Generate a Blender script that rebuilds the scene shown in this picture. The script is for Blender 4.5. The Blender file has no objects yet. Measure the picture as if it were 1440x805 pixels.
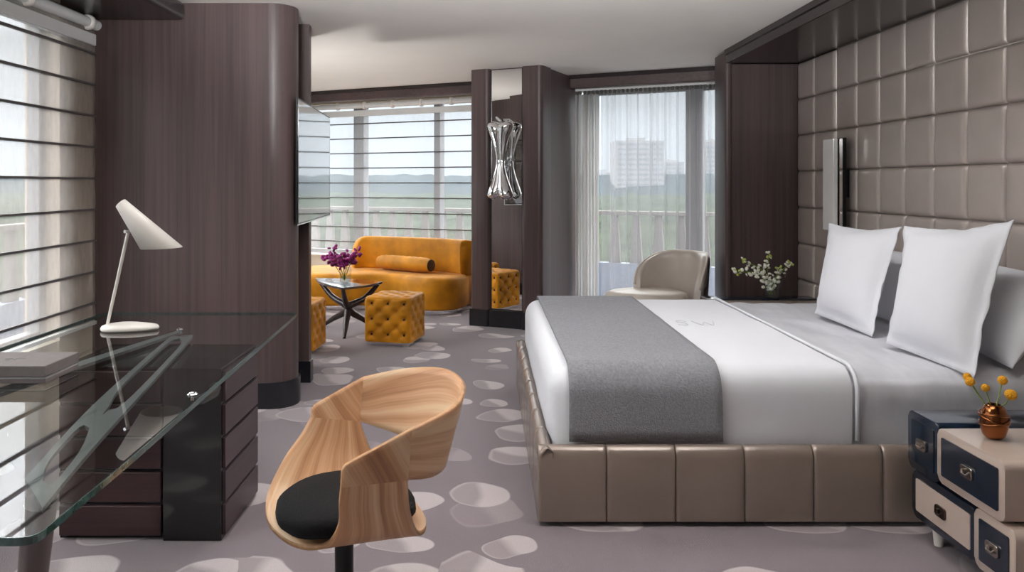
import bpy, bmesh, math, random
from mathutils import Vector, Matrix, noise
random.seed(7)
PI = math.pi
C = bpy.context.scene.collection

# ------------------------------------------------------------------ helpers
def obj(name, bm, mat, parent=None, smooth=False, loc=None):
    me = bpy.data.meshes.new(name)
    bm.normal_update()
    bm.to_mesh(me); bm.free()
    if smooth:
        for p in me.polygons: p.use_smooth = True
        if smooth != 'all':
            me.set_sharp_from_angle(angle=math.radians(40))
    o = bpy.data.objects.new(name, me)
    C.objects.link(o)
    for m in (mat if isinstance(mat, (list, tuple)) else [mat]):
        me.materials.append(m)
    if parent is not None:
        o.parent = parent
        o.matrix_parent_inverse = Matrix.Identity(4)
    if loc is not None: o.location = loc
    return o

def thing(name, label, cat, loc=(0, 0, 0), rotz=0.0, group=None):
    o = bpy.data.objects.new(name, None); C.objects.link(o)
    o.empty_display_size = .1
    o.location = loc; o.rotation_euler = (0, 0, rotz)
    o['label'] = label; o['category'] = cat
    if group: o['group'] = group
    return o

def tag(o, label, cat, group=None):
    o['label'] = label; o['category'] = cat
    if group: o['group'] = group
    return o

def struct(o, label=None, cat=None):
    o['kind'] = 'structure'
    if label: o['label'] = label
    if cat: o['category'] = cat
    return o

def dup(root, loc=None, rotz=None, label=None):
    r = root.copy(); C.objects.link(r)
    if loc is not None: r.location = loc
    if rotz is not None: r.rotation_euler = (0, 0, rotz)
    if label: r['label'] = label
    for ch in list(root.children):
        c = ch.copy(); C.objects.link(c); c.parent = r
        for g in list(ch.children):
            d = g.copy(); C.objects.link(d); d.parent = c
    return r

def B(): return bmesh.new()

def box(bm, lo, hi, bev=0, seg=2, M=None):
    r = bmesh.ops.create_cube(bm, size=1)
    vs = r['verts']
    lo = Vector(lo); hi = Vector(hi); c = (lo + hi) / 2; s = hi - lo
    for v in vs:
        v.co = Vector((v.co.x * s.x, v.co.y * s.y, v.co.z * s.z)) + c
    if bev:
        es = list({e for v in vs for e in v.link_edges})
        r2 = bmesh.ops.bevel(bm, geom=es, offset=bev, segments=seg, affect='EDGES', profile=.5)
        vs = list({v for f in r2['faces'] for v in f.verts} | {v for v in vs if v.is_valid})
    if M is not None:
        bmesh.ops.transform(bm, matrix=M, verts=vs)
    return vs

def prism(bm, pts, z0, z1, M=None, bev=0, seg=2):
    """closed polygon pts (x,y) extruded z0..z1"""
    a = [bm.verts.new((p[0], p[1], z0)) for p in pts]
    b = [bm.verts.new((p[0], p[1], z1)) for p in pts]
    n = len(pts)
    area = sum(pts[i][0] * pts[(i + 1) % n][1] - pts[(i + 1) % n][0] * pts[i][1] for i in range(n))
    flip = area < 0
    fs = []
    fb = bm.faces.new(a if flip else a[::-1]); ft = bm.faces.new(b[::-1] if flip else b)
    for i in range(n):
        j = (i + 1) % n
        q = (a[i], a[j], b[j], b[i])
        fs.append(bm.faces.new(q[::-1] if flip else q))
    vs = a + b
    if bev:
        es = list(ft.edges) + list(fb.edges)
        r2 = bmesh.ops.bevel(bm, geom=es, offset=bev, segments=seg, affect='EDGES', profile=.5)
        vs = list({v for v in vs if v.is_valid} | {v for f in r2['faces'] for v in f.verts})
    if M is not None: bmesh.ops.transform(bm, matrix=M, verts=vs)
    return vs

def tube(bm, pts, rad, seg=10, cap=True, close=False):
    pts = [Vector(p) for p in pts]
    n = len(pts)
    rads = rad if isinstance(rad, (list, tuple)) else [rad] * n
    rings = []
    up = None
    for i, p in enumerate(pts):
        if close: t = (pts[(i + 1) % n] - pts[i - 1])
        else: t = pts[min(i + 1, n - 1)] - pts[max(i - 1, 0)]
        t.normalize()
        if up is None:
            up = Vector((0, 0, 1)) if abs(t.z) < .9 else Vector((1, 0, 0))
        a = t.cross(up)
        if a.length < 1e-6: a = t.orthogonal()
        a.normalize(); b = a.cross(t); b.normalize(); up = b
        rings.append([bm.verts.new(p + (a * math.cos(2 * PI * k / seg) + b * math.sin(2 * PI * k / seg)) * rads[i]) for k in range(seg)])
    m = n if close else n - 1
    for i in range(m):
        r0, r1 = rings[i], rings[(i + 1) % n]
        for k in range(seg):
            bm.faces.new((r0[k], r0[(k + 1) % seg], r1[(k + 1) % seg], r1[k]))
    if cap and not close:
        bm.faces.new(rings[0][::-1]); bm.faces.new(rings[-1])
    bmesh.ops.recalc_face_normals(bm, faces=list({f for r in rings for v in r for f in v.link_faces}))

def lathe(bm, prof, seg=32, cx=0, cy=0, M=None):
    """prof: list of (r, z) bottom->top"""
    rings = []; vs = []
    for r, z in prof:
        if r < 1e-5:
            v = bm.verts.new((cx, cy, z)); rings.append([v]); vs.append(v)
        else:
            ring = [bm.verts.new((cx + r * math.cos(2 * PI * k / seg), cy + r * math.sin(2 * PI * k / seg), z)) for k in range(seg)]
            rings.append(ring); vs += ring
    for a, b in zip(rings, rings[1:]):
        for k in range(seg):
            k2 = (k + 1) % seg
            if len(a) == 1 and len(b) == 1: continue
            if len(a) == 1: bm.faces.new((a[0], b[k2], b[k]))
            elif len(b) == 1: bm.faces.new((a[k], a[k2], b[0]))
            else: bm.faces.new((a[k], a[k2], b[k2], b[k]))
    if M is not None: bmesh.ops.transform(bm, matrix=M, verts=vs)
    return vs

def rgrid(bm, lo, hi, r, res, fn=None, skip_bottom=False, closed=True):
    """rounded box with a dense grid on every face; fn(Vector)->Vector displaces"""
    lo = Vector(lo); hi = Vector(hi); s = hi - lo
    nx, ny, nz = [max(2, int(round(s[i] / res))) for i in range(3)]
    cache = {}
    def V(i, j, k):
        key = (i, j, k)
        if key in cache: return cache[key]
        p = Vector((lo.x + s.x * i / nx, lo.y + s.y * j / ny, lo.z + s.z * k / nz))
        inner = Vector([min(max(p[a], lo[a] + r), hi[a] - r) for a in range(3)])
        d = p - inner
        if d.length > 1e-9: p = inner + d.normalized() * r
        if fn: p = fn(p)
        cache[key] = bm.verts.new(p); return cache[key]
    for i in range(nx):
        for j in range(ny):
            bm.faces.new((V(i, j, nz), V(i + 1, j, nz), V(i + 1, j + 1, nz), V(i, j + 1, nz)))
            if not skip_bottom:
                bm.faces.new((V(i, j, 0), V(i, j + 1, 0), V(i + 1, j + 1, 0), V(i + 1, j, 0)))
    for i in range(nx):
        for k in range(nz):
            bm.faces.new((V(i, 0, k), V(i + 1, 0, k), V(i + 1, 0, k + 1), V(i, 0, k + 1)))
            bm.faces.new((V(i, ny, k), V(i, ny, k + 1), V(i + 1, ny, k + 1), V(i + 1, ny, k)))
    for j in range(ny):
        for k in range(nz):
            bm.faces.new((V(0, j, k), V(0, j, k + 1), V(0, j + 1, k + 1), V(0, j + 1, k)))
            bm.faces.new((V(nx, j, k), V(nx, j + 1, k), V(nx, j + 1, k + 1), V(nx, j, k + 1)))

def grid(bm, nu, nv, fn, closeu=False):
    V = [[bm.verts.new(fn(i / nu, j / nv)) for j in range(nv + 1)] for i in range(nu + (0 if closeu else 1))]
    for i in range(nu):
        for j in range(nv):
            a = V[i]; b = V[(i + 1) % len(V)]
            bm.faces.new((a[j], b[j], b[j + 1], a[j + 1]))
    return V

def cat(pts, n, close=False):
    """catmull-rom resample"""
    P = [Vector(p) for p in pts]; m = len(P); out = []
    segs = m if close else m - 1
    for s in range(segs):
        if close: p0, p1, p2, p3 = P[(s - 1) % m], P[s], P[(s + 1) % m], P[(s + 2) % m]
        else: p0, p1, p2, p3 = P[max(s - 1, 0)], P[s], P[s + 1], P[min(s + 2, m - 1)]
        for k in range(n):
            t = k / n
            out.append(.5 * ((2 * p1) + (p2 - p0) * t + (2 * p0 - 5 * p1 + 4 * p2 - p3) * t * t + (3 * p1 - p0 - 3 * p2 + p3) * t ** 3))
    if not close: out.append(P[-1].copy())
    return out

def rrect(x0, y0, x1, y1, r, n=6):
    pts = []
    for cx, cy, a0 in ((x1 - r, y1 - r, 0), (x0 + r, y1 - r, 90), (x0 + r, y0 + r, 180), (x1 - r, y0 + r, 270)):
        for k in range(n + 1):
            a = math.radians(a0 + 90 * k / n)
            pts.append((cx + r * math.cos(a), cy + r * math.sin(a)))
    return pts

# ------------------------------------------------------------------ materials
class NT:
    def __init__(s, name):
        s.m = bpy.data.materials.new(name); s.m.use_nodes = True
        s.t = s.m.node_tree; s.t.nodes.clear()
        s.out = s.n('ShaderNodeOutputMaterial')
    def n(s, kind, **kw):
        nd = s.t.nodes.new(kind)
        for k, v in kw.items():
            if k.startswith('i_'): nd.inputs[k[2:].replace('_', ' ')].default_value = v
            else: setattr(nd, k, v)
        return nd
    def l(s, a, b): s.t.links.new(a, b)
    def math(s, op, a, b=None, c=None, clamp=False):
        nd = s.t.nodes.new('ShaderNodeMath'); nd.operation = op; nd.use_clamp = clamp
        for k, v in enumerate((a, b, c)):
            if v is None: continue
            if hasattr(v, 'links'): s.l(v, nd.inputs[k])
            else: nd.inputs[k].default_value = v
        return nd.outputs[0]
    def mix(s, f, a, b):
        nd = s.t.nodes.new('ShaderNodeMix'); nd.data_type = 'RGBA'
        for idx, v in ((0, f), (6, a), (7, b)):
            if hasattr(v, 'links'): s.l(v, nd.inputs[idx])
            else: nd.inputs[idx].default_value = v if idx == 0 else rgba(v)
        return nd.outputs[2]
    def ramp(s, f, stops):
        nd = s.t.nodes.new('ShaderNodeValToRGB')
        e = nd.color_ramp.elements
        while len(e) < len(stops): e.new(.5)
        for k, (p, c) in enumerate(stops): e[k].position = p; e[k].color = rgba(c)
        s.l(f, nd.inputs[0]); return nd.outputs[0]

def rgba(c):
    c = tuple(c)
    return c if len(c) == 4 else c + (1.0,)

def srgb(r, g, b):
    f = lambda v: ((v / 255 + .055) / 1.055) ** 2.4 if v > 10 else v / 255 / 12.92
    return (f(r), f(g), f(b))

def mat(name, col, rough=.5, metal=0, spec=.5, var=0, vscale=8, bump=0, bscale=60, coat=0, sheen=0, stretch=(1, 1, 1), coord='Object'):
    T = NT(name)
    p = T.n('ShaderNodeBsdfPrincipled')
    p.inputs['Roughness'].default_value = rough; p.inputs['Metallic'].default_value = metal
    p.inputs['Specular IOR Level'].default_value = spec
    p.inputs['Coat Weight'].default_value = coat; p.inputs['Coat Roughness'].default_value = .08
    p.inputs['Sheen Weight'].default_value = sheen
    tc = T.n('ShaderNodeTexCoord'); mp = T.n('ShaderNodeMapping')
    mp.inputs['Scale'].default_value = stretch
    T.l(tc.outputs[coord], mp.inputs[0])
    nz = T.n('ShaderNodeTexNoise', i_Scale=vscale, i_Detail=4.0)
    T.l(mp.outputs[0], nz.inputs['Vector'])
    lo = tuple(max(0, c * (1 - var)) for c in col); hi = tuple(min(1, c * (1 + var)) for c in col)
    T.l(T.ramp(nz.outputs[0], [(.3, lo), (.7, hi)]), p.inputs['Base Color'])
    if bump:
        nb = T.n('ShaderNodeTexNoise', i_Scale=bscale, i_Detail=3.0)
        T.l(mp.outputs[0], nb.inputs['Vector'])
        bp = T.n('ShaderNodeBump', i_Strength=bump, i_Distance=.01)
        T.l(nb.outputs[0], bp.inputs['Height']); T.l(bp.outputs[0], p.inputs['Normal'])
    T.l(p.outputs[0], T.out.inputs[0])
    return T.m

def mat_glass(name, tint=(.97, .985, .98), ior=1.5):
    """thin clear pane: reflects on the outer face, lets the rest through"""
    T = NT(name)
    tr = T.n('ShaderNodeBsdfTransparent'); tr.inputs[0].default_value = rgba(tint)
    gl = T.n('ShaderNodeBsdfGlossy'); gl.inputs['Roughness'].default_value = 0
    fr = T.n('ShaderNodeFresnel', i_IOR=ior); ge = T.n('ShaderNodeNewGeometry')
    f = T.math('MULTIPLY', fr.outputs[0], T.math('SUBTRACT', 1.0, ge.outputs['Backfacing']))
    mx = T.n('ShaderNodeMixShader')
    T.l(f, mx.inputs[0]); T.l(tr.outputs[0], mx.inputs[1]); T.l(gl.outputs[0], mx.inputs[2])
    T.l(mx.outputs[0], T.out.inputs[0])
    return T.m

def mat_sheer(name, col, clear, wr=0.0, sc=40):
    """woven sheer: part open weave, part diffusing yarn"""
    T = NT(name)
    tr = T.n('ShaderNodeBsdfTransparent')
    di = T.n('ShaderNodeBsdfDiffuse'); di.inputs[0].default_value = rgba(col)
    tl = T.n('ShaderNodeBsdfTranslucent'); tl.inputs[0].default_value = rgba(col)
    a = T.n('ShaderNodeMixShader'); a.inputs[0].default_value = .55
    T.l(di.outputs[0], a.inputs[1]); T.l(tl.outputs[0], a.inputs[2])
    tc = T.n('ShaderNodeTexCoord'); mp = T.n('ShaderNodeMapping'); mp.inputs['Scale'].default_value = (1, 1, .35)
    T.l(tc.outputs['Object'], mp.inputs[0])
    nz = T.n('ShaderNodeTexNoise', i_Scale=sc, i_Detail=3.0); T.l(mp.outputs[0], nz.inputs[0])
    lw = T.n('ShaderNodeLayerWeight', i_Blend=.35)
    # the weave closes up when seen edge-on
    dens = T.math('ADD', 1 - clear, T.math('MULTIPLY', lw.outputs['Facing'], .35))
    dens = T.math('ADD', dens, T.math('MULTIPLY', T.math('SUBTRACT', nz.outputs[0], .5), wr), clamp=True)
    b = T.n('ShaderNodeMixShader')
    T.l(dens, b.inputs[0]); T.l(tr.outputs[0], b.inputs[1]); T.l(a.outputs[0], b.inputs[2])
    T.l(b.outputs[0], T.out.inputs[0])
    return T.m

def mat_wenge(name, col=srgb(80, 66, 65), rough=.38, axis='z', spec=.45):
    T = NT(name)
    tc = T.n('ShaderNodeTexCoord'); mp = T.n('ShaderNodeMapping')
    mp.inputs['Scale'].default_value = {'z': (55, 55, .9), 'x': (.9, 55, 55), 'y': (55, .9, 55)}[axis]
    T.l(tc.outputs['Object'], mp.inputs[0])
    n1 = T.n('ShaderNodeTexNoise', i_Scale=1.0, i_Detail=5.0, i_Roughness=.6); T.l(mp.outputs[0], n1.inputs[0])
    mp2 = T.n('ShaderNodeMapping'); mp2.inputs['Scale'].default_value = {'z': (5, 5, .4), 'x': (.4, 5, 5), 'y': (5, .4, 5)}[axis]
    T.l(tc.outputs['Object'], mp2.inputs[0])
    n2 = T.n('ShaderNodeTexNoise', i_Scale=1.0, i_Detail=2.0); T.l(mp2.outputs[0], n2.inputs[0])
    f = T.math('ADD', T.math('MULTIPLY', n1.outputs[0], .6), T.math('MULTIPLY', n2.outputs[0], .4))
    lo = tuple(c * .62 for c in col); hi = tuple(c * 1.3 for c in col)
    p = T.n('ShaderNodeBsdfPrincipled'); p.inputs['Roughness'].default_value = rough
    p.inputs['Specular IOR Level'].default_value = spec
    T.l(T.ramp(f, [(.32, lo), (.66, hi)]), p.inputs['Base Color'])
    bp = T.n('ShaderNodeBump', i_Strength=.05, i_Distance=.004); T.l(n1.outputs[0], bp.inputs['Height']); T.l(bp.outputs[0], p.inputs['Normal'])
    T.l(p.outputs[0], T.out.inputs[0])
    return T.m

def mat_carpet():
    T = NT('carpet_pebbles')
    tc = T.n('ShaderNodeTexCoord')
    def layer(scale, off, rmin, rmax, keep, warp):
        wz = T.n('ShaderNodeTexNoise', i_Scale=3.4, i_Detail=1.0); T.l(tc.outputs['Object'], wz.inputs[0])
        ad = T.n('ShaderNodeVectorMath', operation='MULTIPLY_ADD')
        ad.inputs[1].default_value = (warp,) * 3; T.l(wz.outputs['Color'], ad.inputs[0]); T.l(tc.outputs['Object'], ad.inputs[2])
        of = T.n('ShaderNodeVectorMath', operation='ADD'); of.inputs[1].default_value = off; T.l(ad.outputs[0], of.inputs[0])
        ml = T.n('ShaderNodeVectorMath', operation='MULTIPLY'); ml.inputs[1].default_value = (scale, scale, 0); T.l(of.outputs[0], ml.inputs[0])
        vo = T.n('ShaderNodeTexVoronoi', feature='F1', voronoi_dimensions='2D'); vo.inputs['Scale'].default_value = 1.0
        vo.inputs['Randomness'].default_value = .75
        T.l(ml.outputs[0], vo.inputs['Vector'])
        df = T.n('ShaderNodeVectorMath', operation='SUBTRACT'); T.l(ml.outputs[0], df.inputs[0]); T.l(vo.outputs['Position'], df.inputs[1])
        sx = T.n('ShaderNodeSeparateXYZ'); T.l(df.outputs[0], sx.inputs[0])
        sc = T.n('ShaderNodeSeparateColor'); T.l(vo.outputs['Color'], sc.inputs[0])
        ang = T.math('MULTIPLY_ADD', sc.outputs[0], 1.6, -.8)
        ca, sa = T.math('COSINE', ang), T.math('SINE', ang)
        x = T.math('ADD', T.math('MULTIPLY', sx.outputs[0], ca), T.math('MULTIPLY', sx.outputs[1], sa))
        y = T.math('SUBTRACT', T.math('MULTIPLY', sx.outputs[1], ca), T.math('MULTIPLY', sx.outputs[0], sa))
        rad = T.math('MULTIPLY_ADD', sc.outputs[1], rmax - rmin, rmin)
        asp = T.math('MULTIPLY_ADD', sc.outputs[2], .6, 1.0)
        d = T.math('SQRT', T.math('ADD', T.math('POWER', T.math('ABSOLUTE', x), 2), T.math('POWER', T.math('ABSOLUTE', T.math('MULTIPLY', y, asp)), 2)))
        q = T.math('DIVIDE', d, rad)
        inside = T.math('MULTIPLY_ADD', T.math('SUBTRACT', 1.0, q), 14.0, .5, clamp=True)
        on = T.math('LESS_THAN', T.math('FRACT', T.math('MULTIPLY', sc.outputs[2], 7.31)), keep)
        # woven second tone: one side of every pebble
        q2 = T.math('DIVIDE', T.math('ADD', x, T.math('MULTIPLY', y, .6)), rad)
        tone = T.math('MULTIPLY_ADD', q2, 3.0, .45, clamp=True)
        rim = T.math('MULTIPLY_ADD', T.math('SUBTRACT', q, .88), 6.0, 0.0, clamp=True)
        tone = T.math('MAXIMUM', tone, rim)
        return T.math('MULTIPLY', inside, on), tone, sc.outputs[1]
    m1, t1, r1 = layer(2.55, (.37, .11, 0), .25, .46, .80, .16)
    m2, t2, r2 = layer(2.15, (5.2, 3.4, 0), .20, .36, .42, .16)
    fine = T.n('ShaderNodeTexNoise', i_Scale=260.0, i_Detail=3.0); T.l(tc.outputs['Object'], fine.inputs[0])
    big = T.n('ShaderNodeTexNoise', i_Scale=1.4, i_Detail=4.0); T.l(tc.outputs['Object'], big.inputs[0])
    base = T.mix(big.outputs[0], srgb(106, 95, 100), srgb(126, 114, 119))
    peb = T.mix(t2, srgb(130, 118, 122), srgb(154, 142, 144))
    c = T.mix(T.math('MULTIPLY', m2, .85), base, peb)
    peb1 = T.mix(t1, srgb(150, 138, 140), srgb(196, 185, 185))
    c = T.mix(T.math('MULTIPLY', m1, .95), c, peb1)
    c = T.mix(T.math('MULTIPLY_ADD', fine.outputs[0], .5, -.1, clamp=True), c, srgb(98, 88, 92))
    p = T.n('ShaderNodeBsdfPrincipled'); p.inputs['Roughness'].default_value = .95; p.inputs['Specular IOR Level'].default_value = .15
    p.inputs['Sheen Weight'].default_value = .25
    T.l(c, p.inputs['Base Color'])
    bp = T.n('ShaderNodeBump', i_Strength=.5, i_Distance=.006)
    T.l(T.math('ADD', fine.outputs[0], T.math('MULTIPLY', m1, .8)), bp.inputs['Height']); T.l(bp.outputs[0], p.inputs['Normal'])
    T.l(p.outputs[0], T.out.inputs[0])
    return T.m

def mat_plywood():
    T = NT('striped_veneer')
    tc = T.n('ShaderNodeTexCoord')
    sp = T.n('ShaderNodeSeparateXYZ'); T.l(tc.outputs['UV'], sp.inputs[0])
    wob = T.n('ShaderNodeTexNoise', i_Scale=2.2, i_Detail=2.0); T.l(tc.outputs['UV'], wob.inputs[0])
    v = T.math('ADD', T.math('MULTIPLY', sp.outputs[1], 1.0), T.math('MULTIPLY', wob.outputs[0], .08))
    v = T.math('ADD', v, T.math('MULTIPLY', sp.outputs[0], .10))
    cx = T.n('ShaderNodeCombineXYZ'); T.l(T.math('MULTIPLY', v, 17.0), cx.inputs[0]); T.l(T.math('MULTIPLY', sp.outputs[0], .7), cx.inputs[1])
    n1 = T.n('ShaderNodeTexNoise', i_Scale=1.0, i_Detail=3.0); T.l(cx.outputs[0], n1.inputs[0])
    cx2 = T.n('ShaderNodeCombineXYZ'); T.l(T.math('MULTIPLY', v, 160.0), cx2.inputs[0]); T.l(T.math('MULTIPLY', sp.outputs[0], 3.0), cx2.inputs[1])
    n2 = T.n('ShaderNodeTexNoise', i_Scale=1.0, i_Detail=3.0); T.l(cx2.outputs[0], n2.inputs[0])
    f = T.math('ADD', T.math('MULTIPLY', n1.outputs[0], .8), T.math('MULTIPLY', n2.outputs[0], .2))
    c = T.ramp(f, [(.31, srgb(146, 102, 72)), (.43, srgb(200, 150, 110)), (.5, srgb(216, 168, 128)), (.57, srgb(230, 190, 150)), (.66, srgb(238, 208, 170))])
    p = T.n('ShaderNodeBsdfPrincipled'); p.inputs['Roughness'].default_value = .38
    T.l(c, p.inputs['Base Color']); T.l(p.outputs[0], T.out.inputs[0])
    return T.m

M = {}
M['ceiling'] = mat('ceiling_plaster', srgb(232, 228, 222), .9, var=.02, vscale=2)
M['plaster'] = mat('warm_plaster', srgb(190, 176, 160), .85, var=.03)
M['wenge'] = mat_wenge('wenge_veneer')
M['wenge_x'] = mat_wenge('wenge_beam', axis='x')
M['wenge_dark'] = mat_wenge('wenge_dark_trim', col=srgb(44, 36, 36), rough=.2, axis='y')  # darker, glossier wenge for soffit, niche and ceiling trim
M['black_plinth'] = mat('black_lacquer_plinth', srgb(26, 26, 31), .3, spec=.5, var=.1)
M['carpet'] = mat_carpet()
M['leather'] = mat('pearl_taupe_leather', srgb(184, 173, 166), .29, spec=.7, var=.05, vscale=5, bump=.06, bscale=220, metal=.25)
M['leather_bed'] = mat('bronze_taupe_leather', srgb(132, 118, 109), .25, spec=.8, var=.05, vscale=4, bump=.05, bscale=220, metal=.25)
M['leather_pale'] = mat('pale_seat_leather', srgb(222, 212, 200), .4, spec=.5, var=.03)
M['leather_chair'] = mat('silver_taupe_leather', srgb(208, 198, 188), .32, spec=.7, var=.05, vscale=6, metal=.1)
M['leather_shaded'] = mat('shaded_taupe_leather', srgb(88, 76, 68), .4, spec=.5, var=.05)  # shade of the tub chair's outer side put into the leather colour
M['linen'] = mat('white_cotton', srgb(228, 229, 234), .85, spec=.2, var=.015, vscale=3, bump=.03, bscale=40, sheen=.1)
M['sheet'] = mat('silvery_sateen', srgb(206, 206, 212), .5, spec=.4, var=.09, vscale=6, bump=.12, bscale=9, sheen=.1, stretch=(2.2, .5, 1))
M['throw'] = mat('grey_wool', srgb(124, 124, 129), .95, spec=.1, var=.16, vscale=90, bump=.5, bscale=160, sheen=.3, stretch=(1, .5, 1))
M['thread'] = mat('grey_embroidery', srgb(196, 196, 200), .8, var=.02)
M['velvet'] = mat('gold_velvet', srgb(196, 129, 6), .6, spec=.3, var=.28, vscale=5, sheen=.12, bump=.04, bscale=120)  # noise in the colour stands in for velvet highlights
M['velvet_dark'] = mat('umber_velvet', srgb(70, 42, 18), .8, spec=.2, var=.1, sheen=.3)
M['chrome'] = mat('polished_chrome', (.86, .87, .88), .06, metal=1, var=.02)
M['arm'] = mat('grey_cast_aluminium', (.19, .19, .19), .45, metal=.3, var=.08)
M['leg_taupe'] = mat('taupe_leg', srgb(104, 92, 92), .5, var=.05)
M['steel'] = mat('brushed_aluminium', (.62, .66, .68), .28, metal=1, var=.05, vscale=30)
M['black_gloss'] = mat('black_gloss_lacquer', srgb(16, 15, 18), .08, spec=.6, var=.05, coat=.4)
M['espresso'] = mat_wenge('espresso_drawer', col=srgb(58, 36, 38), rough=.35, axis='x')
M['espresso_y'] = mat_wenge('espresso_drawer_side', col=srgb(58, 40, 44), rough=.35, axis='y', spec=.6)
M['desk_glass'] = mat_glass('desk_glass', (.91, .945, .94), 2.1)
M['glass_edge'] = mat('green_glass_edge', srgb(58, 84, 80), .12, spec=.9, var=.35, vscale=40)
M['pane'] = mat_glass('window_pane', (.97, .98, .98), 1.4)
M['vase_glass'] = mat_glass('vase_glass', (.93, .95, .95), 1.6)
M['mirror'] = mat('mirror_silver', (.86, .87, .87), .01, metal=1, var=.01)
M['diffuser'] = mat('opal_lamp_glass', srgb(236, 236, 234), .1, spec=.8, var=.03, coat=.5)
M['lamp_white'] = mat('ivory_enamel', srgb(225, 220, 212), .35, spec=.5, var=.02)
M['frame_grey'] = mat('grey_window_metal', srgb(142, 142, 144), .5, spec=.4, var=.04)
M['white_paint'] = mat('white_rail_paint', srgb(222, 222, 220), .5, var=.03)
M['rod'] = mat('blind_rod_grey', srgb(84, 80, 80), .5, var=.1)
M['blind'] = mat_sheer('blind_gauze', srgb(186, 180, 176), .66, .22, 26)
M['blind_far'] = mat_sheer('blind_gauze_far', srgb(186, 186, 188), .74, .12, 26)
M['sheer'] = mat_sheer('curtain_voile', srgb(170, 168, 170), .62, .02, 12)
M['drape'] = mat_sheer('gathered_voile', srgb(206, 204, 202), .22, .06, 20)
M['track'] = mat('curtain_track_dark', srgb(74, 74, 70), .5, var=.1)
M['tv_black'] = mat('tv_case_black', srgb(20, 20, 22), .3, var=.05)
M['screen'] = mat('tv_screen_glass', srgb(14, 15, 17), .02, spec=1.0, var=.02, coat=1.0)
M['screen'].node_tree.nodes['Principled BSDF'].inputs['IOR'].default_value = 2.0
M['wood'] = mat_plywood()
M['wood_edge'] = mat('ply_edge', srgb(176, 132, 92), .5, var=.2, vscale=60)
M['black_fabric'] = mat('black_wool', srgb(17, 17, 19), .95, spec=.1, var=.2, vscale=120, bump=.4, bscale=200, sheen=.04)
M['black_metal'] = mat('black_steel', srgb(18, 18, 20), .4, metal=.4, var=.1)
M['table_dark'] = mat('smoked_walnut', srgb(40, 28, 26), .3, spec=.55, var=.25, vscale=12, stretch=(1, 1, 1))
M['table_top'] = mat('black_stone_gloss', srgb(58, 56, 62), .06, spec=.8, var=.2, vscale=14, coat=.6)
M['purple'] = mat('purple_petals', srgb(150, 38, 122), .6, var=.35, vscale=30)
M['white_petal'] = mat('white_petals', srgb(236, 236, 222), .6, var=.06, vscale=40)
M['stem'] = mat('green_stem', srgb(112, 138, 52), .6, var=.2)
M['bud'] = mat('lime_bud', srgb(176, 190, 88), .6, var=.15)
M['yellow'] = mat('mustard_pompom', srgb(226, 160, 20), .85, var=.18, vscale=120, bump=.8, bscale=260)
M['copper'] = mat('copper_glaze', srgb(128, 76, 42), .16, metal=.9, var=.25, vscale=10)
M['navy'] = mat('navy_lacquer', srgb(16, 28, 42), .16, spec=.55, var=.05, coat=.3)
M['beige'] = mat('greige_lacquer', srgb(186, 168, 156), .22, spec=.5, var=.03, coat=.3)
M['pewter'] = mat('pewter_pull', srgb(176, 168, 158), .25, metal=1, var=.2, vscale=40)
M['bronze'] = mat('dark_bronze_pull', srgb(66, 54, 48), .3, metal=.8, var=.2, vscale=40)
M['box_top'] = mat('grey_linen_box', srgb(96, 89, 87), .7, var=.08, vscale=60, bump=.1, bscale=200)
M['paper'] = mat('pale_liner', srgb(200, 200, 202), .6, var=.03)
M['concrete'] = mat('pale_precast', srgb(112, 108, 104), .8, var=.05, vscale=4)
M['balcony'] = mat('balcony_tile', srgb(176, 180, 186), .7, var=.05, vscale=3)
M['upstand'] = mat('blue_grey_upstand', srgb(120, 130, 146), .6, var=.05)
M['forest'] = mat('tree_canopy', srgb(44, 50, 38), 1.0, spec=0, var=.5, vscale=.12, bump=.0)
M['hill'] = mat('far_woods', srgb(30, 38, 40), 1.0, spec=0, var=.25, vscale=.02)
M['tower'] = mat('tower_concrete', srgb(112, 112, 114), .8, var=.05, vscale=.05)
M['tower_glass'] = mat('tower_glazing', srgb(84, 86, 92), .6, var=.1, vscale=.05)

# ------------------------------------------------------------------ camera
F_PX = 1090.0
HAZE = .0010
cam = bpy.data.cameras.new('camera'); co = bpy.data.objects.new('camera', cam); C.objects.link(co)
co.location = (0, 0, 1.4); co.rotation_euler = (PI / 2, 0, 0)
cam.sensor_width = 36; cam.lens = 36 * F_PX / 1440
cam.shift_x = (720 - 683) / 1440; cam.shift_y = -(402.5 - 258) / 1440
cam.clip_end = 3000; cam.clip_start = .05
bpy.context.scene.camera = co

CEIL = 2.52
XL, XR = -2.44, 2.63
# oblique window front: u along it, v into the room
E = Vector((.9015, -.4327, 0)); N = Vector((-.4327, -.9015, 0)); O = Vector((0, 8.85, 0))
FA = math.atan2(E.y, E.x)
def FM(u=0, v=0, z=0):
    """local (x along front, y toward outdoors, z up) -> world"""
    p = O + E * u + N * v
    return Matrix.Translation((p.x, p.y, z)) @ Matrix.Rotation(FA, 4, 'Z')
def FP(u, v, z=0):
    p = O + E * u + N * v
    return Vector((p.x, p.y, z))
def fbox(bm, u0, u1, v0, v1, z0, z1, bev=0):
    return box(bm, (u0, -v1, z0), (u1, -v0, z1), bev, M=FM())

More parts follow.
